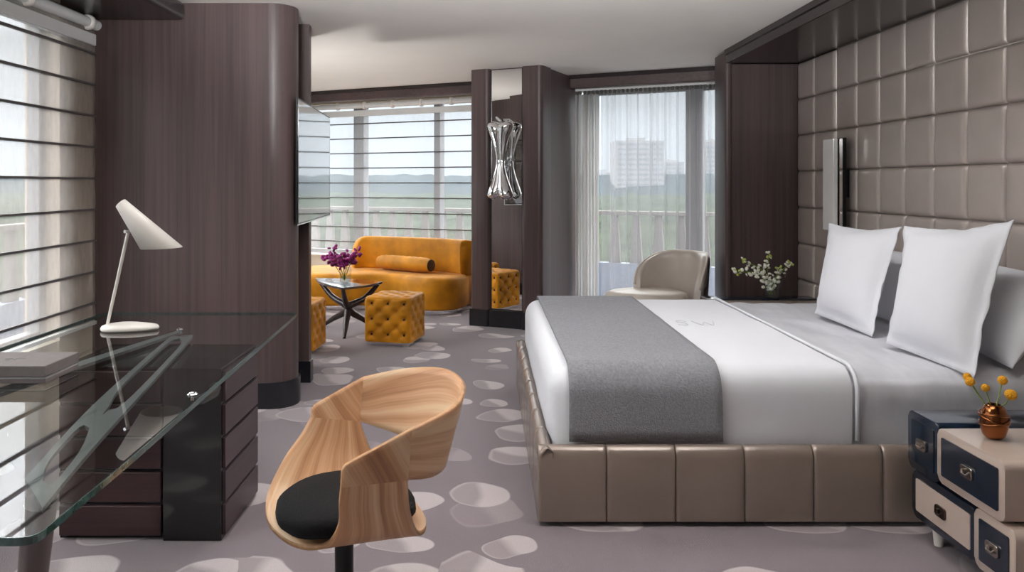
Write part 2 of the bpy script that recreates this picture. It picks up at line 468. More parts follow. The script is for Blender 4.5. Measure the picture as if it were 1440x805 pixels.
# ------------------------------------------------------------------ room shell
bm = B()
fl_pts = [(XL - .25, -1.9), (XR + .3, -1.9), (XR + .3, 7.45), (XL - .25, 10.3)]
prism(bm, fl_pts, -.1, 0)
struct(obj('floor', bm, M['carpet']))
bm = B(); prism(bm, fl_pts, CEIL, CEIL + .12); struct(obj('ceiling', bm, M['ceiling']))
bm = B(); box(bm, (XR + .036, -1.9, 0), (XR + .2, 7.45, CEIL)); struct(obj('wall_right', bm, M['wenge']))
bm = B(); box(bm, (XL, -1.9, 0), (XR, -1.75, CEIL)); struct(obj('wall_back', bm, M['plaster']))

# left window wall: sill wall, head, piers
bm = B()
box(bm, (XL - .2, -1.9, 0), (XL, 10.3, .5)); box(bm, (XL - .2, -1.9, 2.42), (XL, 10.3, CEIL))
box(bm, (XL - .2, -1.9, .5), (XL, -1.3, 2.42)); box(bm, (XL - .2, 4.44, .5), (XL, 5.5, 2.42)); box(bm, (XL - .2, 9.8, .5), (XL, 10.3, 2.42))
struct(obj('wall_left', bm, M['plaster']))

def lwindow(name, y0, y1, mulls):
    bm = B()
    x0, x1 = XL - .16, XL - .09
    box(bm, (x0, y0, .5), (x1, y0 + .05, 2.42)); box(bm, (x0, y1 - .05, .5), (x1, y1, 2.42))
    box(bm, (x0, y0 + .05, .5), (x1, y1 - .05, .56)); box(bm, (x0, y0 + .05, 2.36), (x1, y1 - .05, 2.42))
    for m in mulls: box(bm, (x0, m - .04, .56), (x1, m + .04, 2.36))
    f = struct(obj(name, bm, M['frame_grey']))
    bm = B(); box(bm, (XL - .13, y0 + .05, .56), (XL - .12, y1 - .05, 2.36)); obj('pane', bm, M['pane'], f)
    return f
lwindow('window_1', -1.3, 4.44, [.1, 1.5, 2.9])
lwindow('window_2', 5.5, 9.8, [6.9, 8.3])

# far oblique front: low wall + window, then pier, then glazed door bay
bm = B(); fbox(bm, -2.85, .377, -.2, 0, 0, .5); struct(obj('wall_far', bm, M['plaster']))
bm = B(); fbox(bm, -2.85, 3.1, -.2, 0, 2.40, CEIL); struct(obj('wall_head', bm, M['plaster']))
def fwindow(name, u0, u1, z0, z1, mulls, bot=.06):
    bm = B()
    v0, v1 = -.16, -.09
    fbox(bm, u0, u0 + .05, v0, v1, z0, z1); fbox(bm, u1 - .05, u1, v0, v1, z0, z1)
    fbox(bm, u0 + .05, u1 - .05, v0, v1, z0, z0 + bot); fbox(bm, u0 + .05, u1 - .05, v0, v1, z1 - .05, z1)
    for a, b in mulls: fbox(bm, a, b, v0 - .02, v1 + .02, z0 + bot, z1 - .05)
    f = struct(obj(name, bm, M['frame_grey']))
    bm = B(); fbox(bm, u0 + .05, u1 - .05, -.13, -.12, z0 + bot, z1 - .05); obj('pane', bm, M['pane'], f)
    return f
fwindow('window_3', -2.75, .377, .5, 2.40, [(-1.87, -1.72), (-.715, -.635)])
fwindow('window_4', 1.139, 3.1, 0, 2.40, [(2.24, 2.41)], bot=.10)

# beams hugging the ceiling in front of the glazing
bm = B(); fbox(bm, -2.85, .377, .29, .36, 2.385, CEIL, .012); struct(obj('trim_1', bm, M['wenge_x']))
bm = B(); fbox(bm, 1.139, 2.72, .29, .36, 2.385, CEIL, .012); struct(obj('trim_2', bm, M['wenge_x']))
bm = B(); fbox(bm, -2.85, .377, .36, .375, 2.48, CEIL, .004); struct(obj('trim_3', bm, M['wenge_dark']))
bm = B(); fbox(bm, 1.139, 2.60, .36, .375, 2.48, CEIL, .004); struct(obj('trim_4', bm, M['wenge_dark']))

# pier that carries the tall mirror: two rounded posts and the mirror between
bm = B()
PV = 1.127
U0, U1 = .377, 1.139
Ma, Mb = .585, .925      # mirror span
prism(bm, [(x, y) for x, y in rrect(U0, -PV - .02, Ma, -PV + .25, .045)], 0, CEIL, FM())
prism(bm, [(x, y) for x, y in rrect(Mb, -PV - .02, U1, -PV + .25, .045)], 0, CEIL, FM())
fbox(bm, Ma - .02, Mb + .02, PV - .22, PV - .04, 0, CEIL)
fbox(bm, U0 + .02, U1 - .02, 0, PV - .2, 0, CEIL)
struct(obj('wall_pier', bm, M['wenge'], smooth=True))
bm = B()
prism(bm, rrect(U0 - .012, -PV - .032, Ma, -PV + .02, .03), 0, .165, FM())
prism(bm, rrect(Mb, -PV - .032, U1 + .012, -PV + .02, .03), 0, .165, FM())
fbox(bm, Ma, Mb, PV - .03, PV + .015, 0, .165)
struct(obj('baseboard_pier', bm, M['black_plinth']))
mir = thing('wall_mirror', 'tall narrow mirror set between two dark wood posts', 'mirror', (0, 0, 0))
bm = B(); fbox(bm, Ma + .005, Mb - .005, PV - .038, PV - .025, .17, CEIL - .012); obj('mirror_glass', bm, M['mirror'], mir)
bm = B(); fbox(bm, Ma, Ma + .006, PV - .025, PV - .015, .17, CEIL - .012); fbox(bm, Mb - .006, Mb, PV - .025, PV - .015, .17, CEIL - .012)
obj('mirror_edge', bm, M['black_plinth'], mir)

# television partition
def round_right(x0, y0, x1, y1, r, n=10):
    pts = [(x0, y0)]
    for k in range(n + 1):
        a = -PI / 2 + PI / 2 * k / n
        pts.append((x1 - r + r * math.cos(a), y0 + r + r * math.sin(a)))
    for k in range(1, n + 1):
        a = PI / 2 * k / n
        pts.append((x1 - r + r * math.cos(a), y1 - r + r * math.sin(a)))
    pts.append((x0, y1))
    return pts
PX = -1.205
bm = B(); prism(bm, round_right(XL, 4.81, PX, 5.12, .15), .0, CEIL)
box(bm, (XL, 5.1, 0), (-1.5, 5.75, CEIL)); struct(obj('wall_partition', bm, M['wenge'], smooth=True))
bm = B(); prism(bm, round_right(-1.55, 4.798, PX + .012, 5.132, .155), 0, .16); prism(bm, [(XL, 4.798), (-1.5, 4.798), (-1.5, 4.81), (XL, 4.81)], 0, .16)
struct(obj('baseboard_partition', bm, M['black_plinth'], smooth=True))
bm = B(); prism(bm, [(-1.6, 5.45), (-1.243, 5.45), (-1.243, 5.52), (-1.36, 5.95), (-1.6, 5.95)], 0, CEIL); struct(obj('wall_return', bm, M['wenge']))
bm = B(); prism(bm, [(-1.6, 5.436), (-1.229, 5.436), (-1.229, 5.52), (-1.345, 5.96), (-1.6, 5.96)], 0, .15); struct(obj('baseboard_return', bm, M['black_plinth']))
bm = B(); box(bm, (XL, -1.75, 2.41), (-1.86, 4.81, CEIL), .03, 4); struct(obj('trim_soffit', bm, M['wenge_dark'], smooth=True))

# niche around the headboard wall
NX = 2.012
bm = B(); box(bm, (NX + .012, 6.5, 0), (XR + .03, 6.78, CEIL - .12)); struct(obj('wall_niche', bm, M['wenge'], smooth=True))
bm = B(); box(bm, (NX, -1.75, 2.404), (NX + .07, 6.49, CEIL - .02), .004); box(bm, (NX + .06, -1.75, 2.406), (XR + .03, 6.78, 2.5)); box(bm, (NX - .012, -1.75, 2.475), (NX + .02, 6.5, CEIL), .003)
struct(obj('trim_niche', bm, M['wenge_dark']))
bm = B(); prism(bm, rrect(NX - .006, 6.48, NX + .05, 6.8, .02, 4), 0, CEIL - .02); struct(obj('trim_niche_post', bm, M['wenge'], smooth=True))

# ------------------------------------------------------------------ headboard: square padded tiles
PT = .3022
bm = B()
def tile(bm, y0, y1, z0, z1, x, th=.026, n=10):
    def f(s, t):
        a, b = 2 * s - 1, 2 * t - 1
        h = (max(0, 1 - abs(a) ** 14) ** .5) * (max(0, 1 - abs(b) ** 14) ** .5)
        return Vector((x - th * h, y0 + (y1 - y0) * s, z0 + (z1 - z0) * t))
    ss = [0, .02, .05, .09, .15, .3, .5, .7, .85, .91, .95, .98, 1]
    V = [[bm.verts.new(f(s, t)) for t in ss] for s in ss]
    for i in range(len(ss) - 1):
        for j in range(len(ss) - 1):
            bm.faces.new((V[i][j], V[i][j + 1], V[i + 1][j + 1], V[i + 1][j]))
edges = [6.49, 6.157, 5.81, 5.765]
y = 5.745; ys = [(6.157, 6.49), (5.825, 6.157), (5.765, 5.819)]
ys = [(6.16, 6.49), (5.80, 6.16)]
y = 5.765
while y > .8:
    ys.append((y - .3115, y)); y -= .3115
zs = [(2.10, 2.404)] + [(2.10 - .3 * (k + 1), 2.10 - .3 * k) for k in range(6)]
for a, b in ys:
    for c, d in zs: tile(bm, a + .002, b - .002, c + .002, d - .002, XR)
box(bm, (XR + .001, .8, 0), (XR + .03, 6.5, 2.404))
hb = tag(obj('headboard', bm, M['leather'], smooth='all'), 'tall taupe leather headboard wall of padded square tiles behind the bed', 'headboard')

# ------------------------------------------------------------------ bed
bed = thing('bed', 'king bed with low taupe leather panelled frame in front of tiled headboard', 'bed', (1.4, 4.25, 0))
BO = Vector((1.4, 4.25, 0))
def loc_b(p): return Vector(p) - BO
def channel_rail(name, a, b, out, z0, z1, n, th):
    """row of padded panels from a to b, outward dir out"""
    bm = B(); a = Vector(a); b = Vector(b); out = Vector(out); d = b - a
    ss = [0, .006, .018, .035, .07, .3, .7, .93, .965, .982, .994, 1]
    prof = [(0, -.0), (.0, .35)]
    # cross-section: up the outer face, over the top, down inside
    cs = [(0, z0), (0, z0 + .02), (0, (z0 + z1) / 2), (0, z1 - .05), (-.006, z1 - .025), (-.02, z1 - .006), (-.035, z1), (-th + .02, z1), (-th, z1 - .015), (-th, z0)]
    for k in range(n):
        s0, s1 = k / n, (k + 1) / n
        V = []
        for s in ss:
            w = 2 * s - 1; h = (max(0, 1 - abs(w) ** 24)) ** .5
            row = []
            for o_, z in cs:
                q = 1.0 if o_ > -.03 else .3
                row.append(bm.verts.new(a + d * (s0 + (s1 - s0) * s) + out * (o_ - .012 * (1 - h) * q) + Vector((0, 0, z - .006 * (1 - h) * (1 if z > z1 - .06 else 0)))))
            V.append(row)
        for i in range(len(ss) - 1):
            for j in range(len(cs) - 1):
                bm.faces.new((V[i][j], V[i + 1][j], V[i + 1][j + 1], V[i][j + 1]))
    bmesh.ops.recalc_face_normals(bm, faces=bm.faces[:])
    return obj(name, bm, M['leather_bed'], bed, smooth='all')
ZB, ZT = .022, .325
XF, YN, YF = .212, 3.153, 5.34
channel_rail('side_rail', loc_b((XF, YN, 0)), loc_b((XF + 8 * .2815, YN, 0)), (0, -1, 0), ZB, ZT, 8, .06)
channel_rail('side_rail', loc_b((XF, YF, 0)), loc_b((XF + 8 * .2815, YF, 0)), (0, 1, 0), ZB, ZT, 8, .06)
channel_rail('foot_rail', loc_b((XF, YN, 0)), loc_b((XF, YF, 0)), (-1, 0, 0), ZB, ZT, 8, .06)
bm = B(); box(bm, loc_b((XF + .05, YN + .05, 0)), loc_b((XR - .17, YF - .05, .024))); obj('plinth', bm, M['black_plinth'], bed)
bm = B(); rgrid(bm, loc_b((.32, 3.30, .06)), loc_b((XR - .12, 5.2, .57)), .07, .12); obj('mattress', bm, M['linen'], bed, smooth='all')

DX0, DX1, DY0, DY1, DZ = .262, 1.63, 3.222, 5.275, .625
def wrinkle(amp, sc, seed=0):
    def f(p):
        q = Vector((p.x * sc, p.y * sc * .5, p.z * sc * .7 + seed))
        n = noise.noise(q) + .5 * noise.noise(q * 2.3)
        return n * amp
    return f
wd = wrinkle(.006, 3.5)
def duvet_fn(p):
    top = max(0, min(1, (p.z - .4) / .2))
    # the foot corners and edges are soft and sag a little
    k = wd(p)
    c = Vector(((DX0 + 1.2) / 2 + .4, (DY0 + DY1) / 2, .35))
    d = Vector((0, 0, 1)) if p.z > DZ - .02 else Vector((p.x - c.x if p.x < DX0 + .05 else 0, p.y - c.y, 0)).normalized() if (abs(p.y - c.y) > .9 or p.x < DX0 + .05) else Vector((0, 0, 1))
    p = p + d * k
    if p.y < DY0 + .25 and p.z < DZ - .02: p.y += -.0 + .012 * math.sin(p.x * 9) * (DZ - p.z)
    return p
bm = B(); rgrid(bm, (DX0, DY0, .13), (DX1, DY1, DZ), .105, .035, duvet_fn, skip_bottom=True)
bmesh.ops.delete(bm, geom=[f for f in bm.faces if f.calc_center_median().x > DX1 - .10], context='FACES')
for v in bm.verts:
    if v.co.z < .33:
        t = (.33 - v.co.z) / .2
        v.co.x = max(v.co.x, XF + .072); v.co.y = min(max(v.co.y, YN + .072), YF - .072)
duv = tag(obj('duvet', bm, M['linen'], smooth='all'), 'smooth white duvet over the foot half of the bed', 'duvet')
# grey-white turned-back sheet over the pillow half
wsf = wrinkle(.010, 7, 3.1)
def sheet_fn(p):
    k = wsf(p)
    if p.z > DZ - .05: p = p + Vector((0, 0, k - .010))
    else: p = p + Vector((0, (1 if p.y < 4.2 else -1) * abs(k), 0))
    return p
bm = B(); rgrid(bm, (1.40, DY0 + .016, .13), (2.585, DY1 - .016, DZ - .014), .105, .03, sheet_fn, skip_bottom=True)
bmesh.ops.delete(bm, geom=[f for f in bm.faces if f.calc_center_median().x < 1.515], context='FACES')
for v in bm.verts:
    if v.co.z < .33: v.co.y = min(max(v.co.y, YN + .074), YF - .074)
tag(obj('bed_sheet', bm, M['sheet'], smooth='all'), 'silvery grey sateen sheet under the upright pillows', 'sheet')
# bright hem along the edge of the duvet
bm = B()
def edge_path(x, off=.003, y0=DY0, y1=DY1, zt=DZ, r=.105, zb=.33):
    pts = [(x, y0 - off, zb)]
    pts.append((x, y0 - off, zt - r))
    for k in range(1, 8):
        a = PI + (-PI / 2) * k / 8
        pts.append((x, y0 + r + (r + off) * math.cos(a), zt - r + (r + off) * math.sin(a)))
    for k in range(0, 13): pts.append((x, y0 + r + (y1 - y0 - 2 * r) * k / 12, zt + off))
    for k in range(1, 8):
        a = PI / 2 - (PI / 2) * k / 8
        pts.append((x, y1 - r + (r + off) * math.cos(a), zt - r + (r + off) * math.sin(a)))
    pts += [(x, y1 + off, zt - r), (x, y1 + off, zb)]
    return pts
tube(bm, edge_path(1.545, .002), .010, 8)
hem = obj('hem', bm, M['linen'], duv, smooth='all')
hem['label'] = 'raised white hem piping'
# small monogram
bm = B()
def stroke(pts, w=.0015): tube(bm, [(p.x, p.y, DZ + .0035) for p in cat([Vector((a, b, 0)) for a, b in pts], 5)], w, 6)
mx, my = 1.10, 4.27
stroke([(mx + .02, my + .06), (mx - .03, my + .08), (mx - .035, my + .03), (mx + .0, my), (mx + .0, my - .05), (mx - .05, my - .04)])
stroke([(mx + .05, my + .07), (mx + .08, my - .05), (mx + .11, my + .03), (mx + .14, my - .05), (mx + .17, my + .07)])
obj('monogram', bm, M['thread'], duv, smooth='all')

# grey wool runner
bm = B()
prof = edge_path(0, .012, zb=.332)
prof = [Vector(p) for p in prof]
nx = 22
TX0, TX1 = .345, .975
prof2 = []
for a, b in zip(prof, prof[1:]):
    m = max(1, int((b - a).length / .04))
    for k in range(m): prof2.append(a + (b - a) * k / m)
prof2.append(prof[-1])
def thr(s, t):
    i = int(round(t * (len(prof2) - 1))); p = prof2[i]
    x = TX0 + (TX1 - TX0) * s
    w = noise.noise(Vector((x * 5, p.y * 4, p.z * 6))) * .004
    if p.y < DY0 + .3:
        x += (.02 if s > .5 else -.0) * max(0, (DZ - p.z)) * s
    o_ = Vector((0, -1 if p.y < 4 else 1, 0)) if p.z < DZ - .05 else Vector((0, 0, 1))
    return Vector((x, p.y, p.z)) + o_ * (abs(w) + .0)
grid(bm, nx, len(prof2) - 1, thr)
bmesh.ops.recalc_face_normals(bm, faces=bm.faces[:])
th = tag(obj('bed_runner', bm, M['throw'], smooth='all'), 'charcoal grey woven wool runner across the foot of the bed', 'throw blanket')
so = th.modifiers.new('thick', 'SOLIDIFY'); so.thickness = .010; so.offset = 1

# ------------------------------------------------------------------ pillows
def pillow(name, label, bl, br, tl, tr, thick, flange=0.0, pinch=.07, bulge_dir=None, seed=0, lean=0):
    """corner points: bottom-left, bottom-right, top-left, top-right seen from the front"""
    bl, br, tl, tr = map(Vector, (bl, br, tl, tr))
    ctr = (bl + br + tl + tr) / 4
    nrm = ((br - bl).cross(tl - bl)).normalized()
    bm = B(); n = 34
    def P(s, t, side):
        u, v = 2 * s - 1, 2 * t - 1
        uu = u * (1 - pinch * (1 - v * v)); vv = v * (1 - (pinch if v > 0 else pinch * .15) * (1 - u * u))
        S, T_ = (uu + 1) / 2, (vv + 1) / 2
        p = bl * (1 - S) * (1 - T_) + br * S * (1 - T_) + tl * (1 - S) * T_ + tr * S * T_
        k = 1 - flange
        a, b = min(1, abs(u) / k), min(1, abs(v) / k)
        h = (max(0, 1 - a ** 2.6) ** .62) * (max(0, 1 - b ** 2.6) ** .62)
        q = Vector((u * 2.2 + seed, v * 2.2, side))
        h *= 1 + .10 * noise.noise(q) + .035 * noise.noise(q * 3.1) * (abs(u * v) * 2 + .2)
        fl = 0
        if flange and max(abs(u), abs(v)) > k:
            fl = .014 * noise.noise(Vector((u * 4 + seed, v * 4, 5))) * (max(abs(u), abs(v)) - k) / flange
            if v > k: fl -= .03 * (v - k) / flange * (1 - abs(u))
        return p + nrm * (side * (thick / 2 * h + .002) + fl)
    F = [[bm.verts.new(P(i / n, j / n, 1)) for j in range(n + 1)] for i in range(n + 1)]
    K = [[bm.verts.new(P(i / n, j / n, -1)) for j in range(n + 1)] for i in range(n + 1)]
    for i in range(n):
        for j in range(n):
            bm.faces.new((F[i][j], F[i + 1][j], F[i + 1][j + 1], F[i][j + 1]))
            bm.faces.new((K[i][j], K[i][j + 1], K[i + 1][j + 1], K[i + 1][j]))
    for i in range(n):
        for (j) in (0, n):
            q = (F[i][j], F[i + 1][j], K[i + 1][j], K[i][j]); bm.faces.new(q)
            q = (F[j][i], F[j][i + 1], K[j][i + 1], K[j][i]); bm.faces.new(q)
    bmesh.ops.recalc_face_normals(bm, faces=bm.faces[:])
    return tag(obj(name, bm, M['linen'], smooth='all'), label, 'pillow')
def PX3(px, py, d): return Vector(((px - 683) / F_PX * d, d, 1.4 - (py - 258) / F_PX * d))
pillow('euro_pillow', 'large square white flanged pillow nearest the camera, propped upright', PX3(1246, 483, 3.76), PX3(1370, 532, 3.20), PX3(1272, 318, 3.98), PX3(1426, 309, 3.32), .20, .10, seed=1)
pillow('euro_pillow', 'large square white flanged pillow on the far side of the bed, propped upright', PX3(1145, 441, 4.60), PX3(1226, 474, 3.98), PX3(1166, 314, 4.86), PX3(1268, 319, 4.16), .18, .10, seed=4)
pillow('sleeping_pillow', 'plain white pillow leaning behind the near flanged pillow', (2.33, 4.0, .628), (2.20, 3.24, .625), (2.46, 4.0, 1.02), (2.46, 3.22, 1.0), .20, 0, .04, seed=7)
pillow('sleeping_pillow', 'plain white pillow leaning behind the far flanged pillow', (2.27, 4.9, .625), (2.27, 4.12, .625), (2.46, 4.9, 1.0), (2.46, 4.12, 1.0), .18, 0, .04, seed=9)

# ------------------------------------------------------------------ wall lamp by the bed
sc = thing('wall_sconce', 'slim mirrored chrome wall light on the leather headboard', 'wall lamp', (0, 0, 0))
bm = B(); box(bm, (2.47, 5.505, 1.062), (2.50, 5.68, 1.718), .003); obj('diffuser', bm, M['diffuser'], sc)
bm = B(); box(bm, (2.535, 5.50, 1.055), (2.56, 5.69, 1.725)); obj('backplate', bm, M['black_metal'], sc)
bm = B(); box(bm, (2.50, 5.512, 1.066), (2.512, 5.67, 1.714), .002); obj('rim', bm, M['black_metal'], sc)
bm = B(); box(bm, (2.512, 5.503, 1.062), (2.535, 5.68, 1.718), .002); obj('rim', bm, M['chrome'], sc)
bm = B(); box(bm, (2.56, 5.55, 1.3), (2.605, 5.64, 1.5)); obj('mount', bm, M['black_metal'], sc)

# ------------------------------------------------------------------ nightstands
def nightstand(label, mirror=1):
    t = thing('nightstand', label, 'nightstand')
    # local: x=0 is the drawer front plane (+x goes to the wall), y=0 near end ... .63 far end
    def unit(y0, y1, z0, z1, body, frame, inset, pull, dx, name='drawer'):
        bm = B(); pts = rrect(y0, z0, y1, z1, .028, 5)
        Mx = Matrix(((0, 0, 1, 0), (1, 0, 0, 0), (0, 1, 0, 0), (0, 0, 0, 1)))
        prism(bm, pts, dx, .86, Mx, .004, 2)
        bmesh.ops.recalc_face_normals(bm, faces=bm.faces[:])
        b = obj('drawer_unit', bm, body, t, smooth=True)
        b['label'] = 'greige lacquered drawer unit' if body is M['beige'] else 'navy lacquered drawer unit'
        m = .03
        bm = B(); prism(bm, rrect(y0 + m, z0 + m, y1 - m, z1 - m, .006, 3), dx - .004, dx + .01, Mx)
        bmesh.ops.recalc_face_normals(bm, faces=bm.faces[:])
        f = obj('drawer_front', bm, inset, b)
        f['label'] = 'greige inset drawer front' if inset is M['beige'] else 'navy inset drawer front'
        cy, cz = (y0 + y1) / 2, (z0 + z1) / 2
        bm = B(); prism(bm, rrect(cy - .033, cz - .021, cy + .033, cz + .021, .012, 4), dx - .012, dx - .003, Mx, .002)
        prism(bm, rrect(cy - .022, cz - .012, cy + .022, cz + .012, .008, 4), dx - .009, dx - .0115, Mx)
        tube(bm, [(dx - .012, cy + .018, cz + .004), (dx - .018, cy + .014, cz - .006), (dx - .018, cy - .014, cz - .006), (dx - .012, cy - .018, cz + .004)], .004, 8)
        box(bm, (dx - .02, cy - .006, cz - .010), (dx - .010, cy + .006, cz + .012))
        bmesh.ops.recalc_face_normals(bm, faces=bm.faces[:])
        obj('pull', bm, pull, b)
    unit(.415, .625, .275, .50, M['navy'], None, M['navy'], M['pewter'], .0)
    unit(.03, .405, .295, .496, M['beige'], None, M['navy'], M['pewter'], -.012)
    unit(.205, .605, .085, .27, M['navy'], None, M['beige'], M['bronze'], .006)
    unit(-.01, .20, .085, .288, M['beige'], None, M['navy'], M['pewter'], -.004)
    bm = B(); box(bm, (.04, .06, .09), (.84, .57, .485)); obj('core', bm, M['black_plinth'], t)
    for x in (.06, .8):
        for y in (.10, .52):
            bm = B(); lathe(bm, [(.0, 0), (.016, 0), (.024, .09), (0, .09)], 20, x, y); obj('leg', bm, M['lamp_white'], t, smooth=True)
    return t
ns = nightstand('small navy and greige lacquered chest of four drawers at the near bedside')
ns.location = (1.69, 2.475, 0)
ns2 = dup(ns, (1.72, 5.60, 0), None, 'navy and greige bedside chest beyond the bed, under the white flowers')

# ------------------------------------------------------------------ copper vase with yellow pompoms
cv = thing('bud_vase', 'round banded copper vase holding yellow billy buttons on the near nightstand', 'vase', (1.80, 2.745, .497))
bm = B(); lathe(bm, [(0, 0), (.030, 0), (.045, .012), (.054, .035), (.057, .055), (.054, .08), (.044, .102), (.032, .113), (.026, .115), (.024, .112), (.03, .10), (.03, .05), (0, .045)], 40)
for v in bm.verts: v.co.x *= .80; v.co.y *= .80; v.co.z *= 1.05
obj('body', bm, M['copper'], cv, smooth=True)
for k, (z, tilt) in enumerate([(.062, .10), (.073, -.12), (.083, .06)]):
    bm = B(); tube(bm, [(.047 * math.cos(a), .047 * math.sin(a), z + tilt * .12 * math.cos(a + k)) for a in [2 * PI * i / 36 for i in range(36)]], .0035, 8, close=True); obj('band', bm, M['copper'], cv, smooth='all')
for bx, by, bz, r in [(-.072, .02, .195, .016), (-.063, .05, .205, .014), (-.03, .0, .178, .014), (.044, .02, .200, .016), (.040, -.03, .162, .019)]:
    bm = B(); tube(bm, [(bx * .15, by * .15, .06), (bx * .3, by * .3, .11), (bx * .7, by * .7, bz * .8), (bx, by, bz)], .0022, 6); s_ = obj('stem', bm, M['stem'], cv, smooth='all')
    bm = B(); bmesh.ops.create_icosphere(bm, subdivisions=3, radius=r, matrix=Matrix.Translation((bx, by, bz)))
    for v in bm.verts: v.co += (v.co - Vector((bx, by, bz))).normalized() * .0014 * noise.noise(v.co * 400)
    obj('pompom', bm, M['yellow'], s_, smooth='all')

# ------------------------------------------------------------------ white flowers on the far nightstand
wv = thing('flower_vase', 'clear glass vase of white snapdragons on the far nightstand', 'vase', (2.24, 6.05, .50))
bm = B(); lathe(bm, [(0, .004), (.05, .004), (.055, .012), (.066, .15), (.063, .15), (.052, .015), (0, .012)], 32); obj('glass', bm, M['vase_glass'], wv, smooth=True)
bm = B(); lathe(bm, [(0, .016), (.05, .016), (.056, .07), (0, .07)], 32); obj('water', bm, M['vase_glass'], wv, smooth=True)
def spray(parent, root, tip, nb, size, petal, lean=(0, 0, 0), budm='bud', r0=.25):
    root = Vector(root); tip = Vector(tip); mid = (root + tip) / 2 + Vector(lean)
    pts = cat([root, mid, tip], 6)
    bm = B(); tube(bm, pts, .0035, 6); st = obj('stem', bm, M['stem'], parent, smooth='all')
    bm = B()
    for k in range(nb):
        f = r0 + (1 - r0) * k / max(1, nb - 1)
        p = pts[min(len(pts) - 1, int(f * (len(pts) - 1)))]
        for q in range(3):
            c = p + Vector((random.uniform(-1, 1), random.uniform(-1, 1), random.uniform(-.8, 1))) * size * 1.1
            s = size * random.uniform(.6, 1.0) * (1 - .35 * f)
            m = Matrix.Translation(c) @ Matrix.Rotation(random.uniform(0, PI), 4, Vector((random.random(), random.random(), random.random())).normalized()) @ Matrix.Diagonal((s, s * .75, s * .5, 1))
            bmesh.ops.create_icosphere(bm, subdivisions=2, radius=1, matrix=m)
    obj('blossoms', bm, M[petal], st, smooth='all')
    if budm:
        bm = B()
        for q in range(4):
            c = tip + Vector((random.uniform(-1, 1), random.uniform(-1, 1), random.uniform(-.5, 1))) * size * .8
            bmesh.ops.create_icosphere(bm, subdivisions=2, radius=size * .38, matrix=Matrix.Translation(c))
        obj('buds', bm, M[budm], st, smooth='all')
spray(wv, (.0, 0, .03), (-.28, .0, .20), 9, 0.030, 'white_petal', (.03, 0, .08))
spray(wv, (.02, 0, .03), (-.21, .04, .29), 7, 0.025, 'white_petal', (.03, 0, .05))
spray(wv, (-.01, 0, .03), (-.02, .03, .33), 8, 0.027, 'white_petal', (-.02, 0, 0))
spray(wv, (-.02, 0, .03), (.13, .0, .27), 7, 0.027, 'white_petal', (.0, 0, .04))
spray(wv, (-.03, 0, .03), (.04, -.03, .24), 6, 0.025, 'white_petal', (.0, 0, .0))

# ------------------------------------------------------------------ tub chair by the balcony door
ac = thing('tub_chair', 'silver taupe leather tub chair by the sheer curtains beyond the bed', 'chair', (1.60, 6.78, 0))
bm = B()
R0, R1 = .255, .325
def back_pt(a, t, ring):
    # ring 0..1 around the section of the shell; height tapers to the ends
    pass
n = 44
a0, a1 = math.radians(-48), math.radians(150)
sec = 14
rings = []
for i in range(n + 1):
    f = i / n; a = a0 + (a1 - a0) * f
    e = min(f * 1.0, (1 - f) * .55) / .5
    top = .50 + (.79 - .50) * min(1, (math.sin(min(1, e * 2.0) * PI / 2)) ** .6 if e > 0 else 0)
    ring = []
    for k in range(sec):
        q = 2 * PI * k / sec
        cx = (R0 + R1) / 2 + .04 * max(0, (0)) ; w = (R1 - R0) / 2
        z0 = .36
        zz = (top + z0) / 2 + (top - z0) / 2 * (abs(math.sin(q)) ** .35) * (1 if math.sin(q) > 0 else -1)
        rr = cx + w * (abs(math.cos(q)) ** .6) * (1 if math.cos(q) > 0 else -1) + .05 * (zz - .5)
        ring.append(bm.verts.new((rr * math.cos(a), rr * math.sin(a), zz)))
    rings.append(ring)
for i in range(n):
    for k in range(sec):
        bm.faces.new((rings[i][k], rings[i + 1][k], rings[i + 1][(k + 1) % sec], rings[i][(k + 1) % sec]))
bm.faces.new(rings[0]); bm.faces.new(rings[-1][::-1])
bmesh.ops.recalc_face_normals(bm, faces=bm.faces[:])
obj('backrest', bm, M['leather_chair'], ac, smooth=True)
bm = B()
pp = []
for i in range(n + 1):
    f = i / n; a = a0 + (a1 - a0) * f; e = min(f * 1.0, (1 - f) * .55) / .5
    top = .50 + (.79 - .50) * min(1, (math.sin(min(1, e * 2.0) * PI / 2)) ** .6 if e > 0 else 0)
    rr = R1 - .012 + .05 * (top - .5)
    pp.append((rr * math.cos(a), rr * math.sin(a), top - .004))
tube(bm, pp, .011, 8); obj('piping', bm, M['leather_pale'], ac, smooth='all')
bm = B()
grid(bm, 36, 6, lambda s, t: Vector(((R1 + .012 + .05 * ((.40 + .36 * t) - .5)) * math.cos(a0 + .02 + (a1 - a0 - .3) * s), (R1 + .012 + .05 * ((.40 + .36 * t) - .5)) * math.sin(a0 + .02 + (a1 - a0 - .3) * s), .40 + .36 * t * (math.sin(min(1, min(s, 1 - s) * 4) * PI / 2) ** .6 if 0 < s < 1 else .3))))
o_ = obj('outer_shell', bm, M['leather_shaded'], ac, smooth='all')
bm = B(); lathe(bm, [(0, .34), (.30, .34), (.35, .37), (.365, .43), (.35, .485), (.30, .505), (0, .51)], 48)
for v in bm.verts: v.co.x = v.co.x * 1.0 - .20; v.co.y = v.co.y * .70 - .02; v.co.z *= .92
obj('seat', bm, M['leather_pale'], ac, smooth='all')
bm = B(); lathe(bm, [(0, 0), (.22, 0), (.225, .015), (.03, .03), (.03, .34), (0, .34)], 32, -.12, -.05); obj('base', bm, M['chrome'], ac, smooth=True)

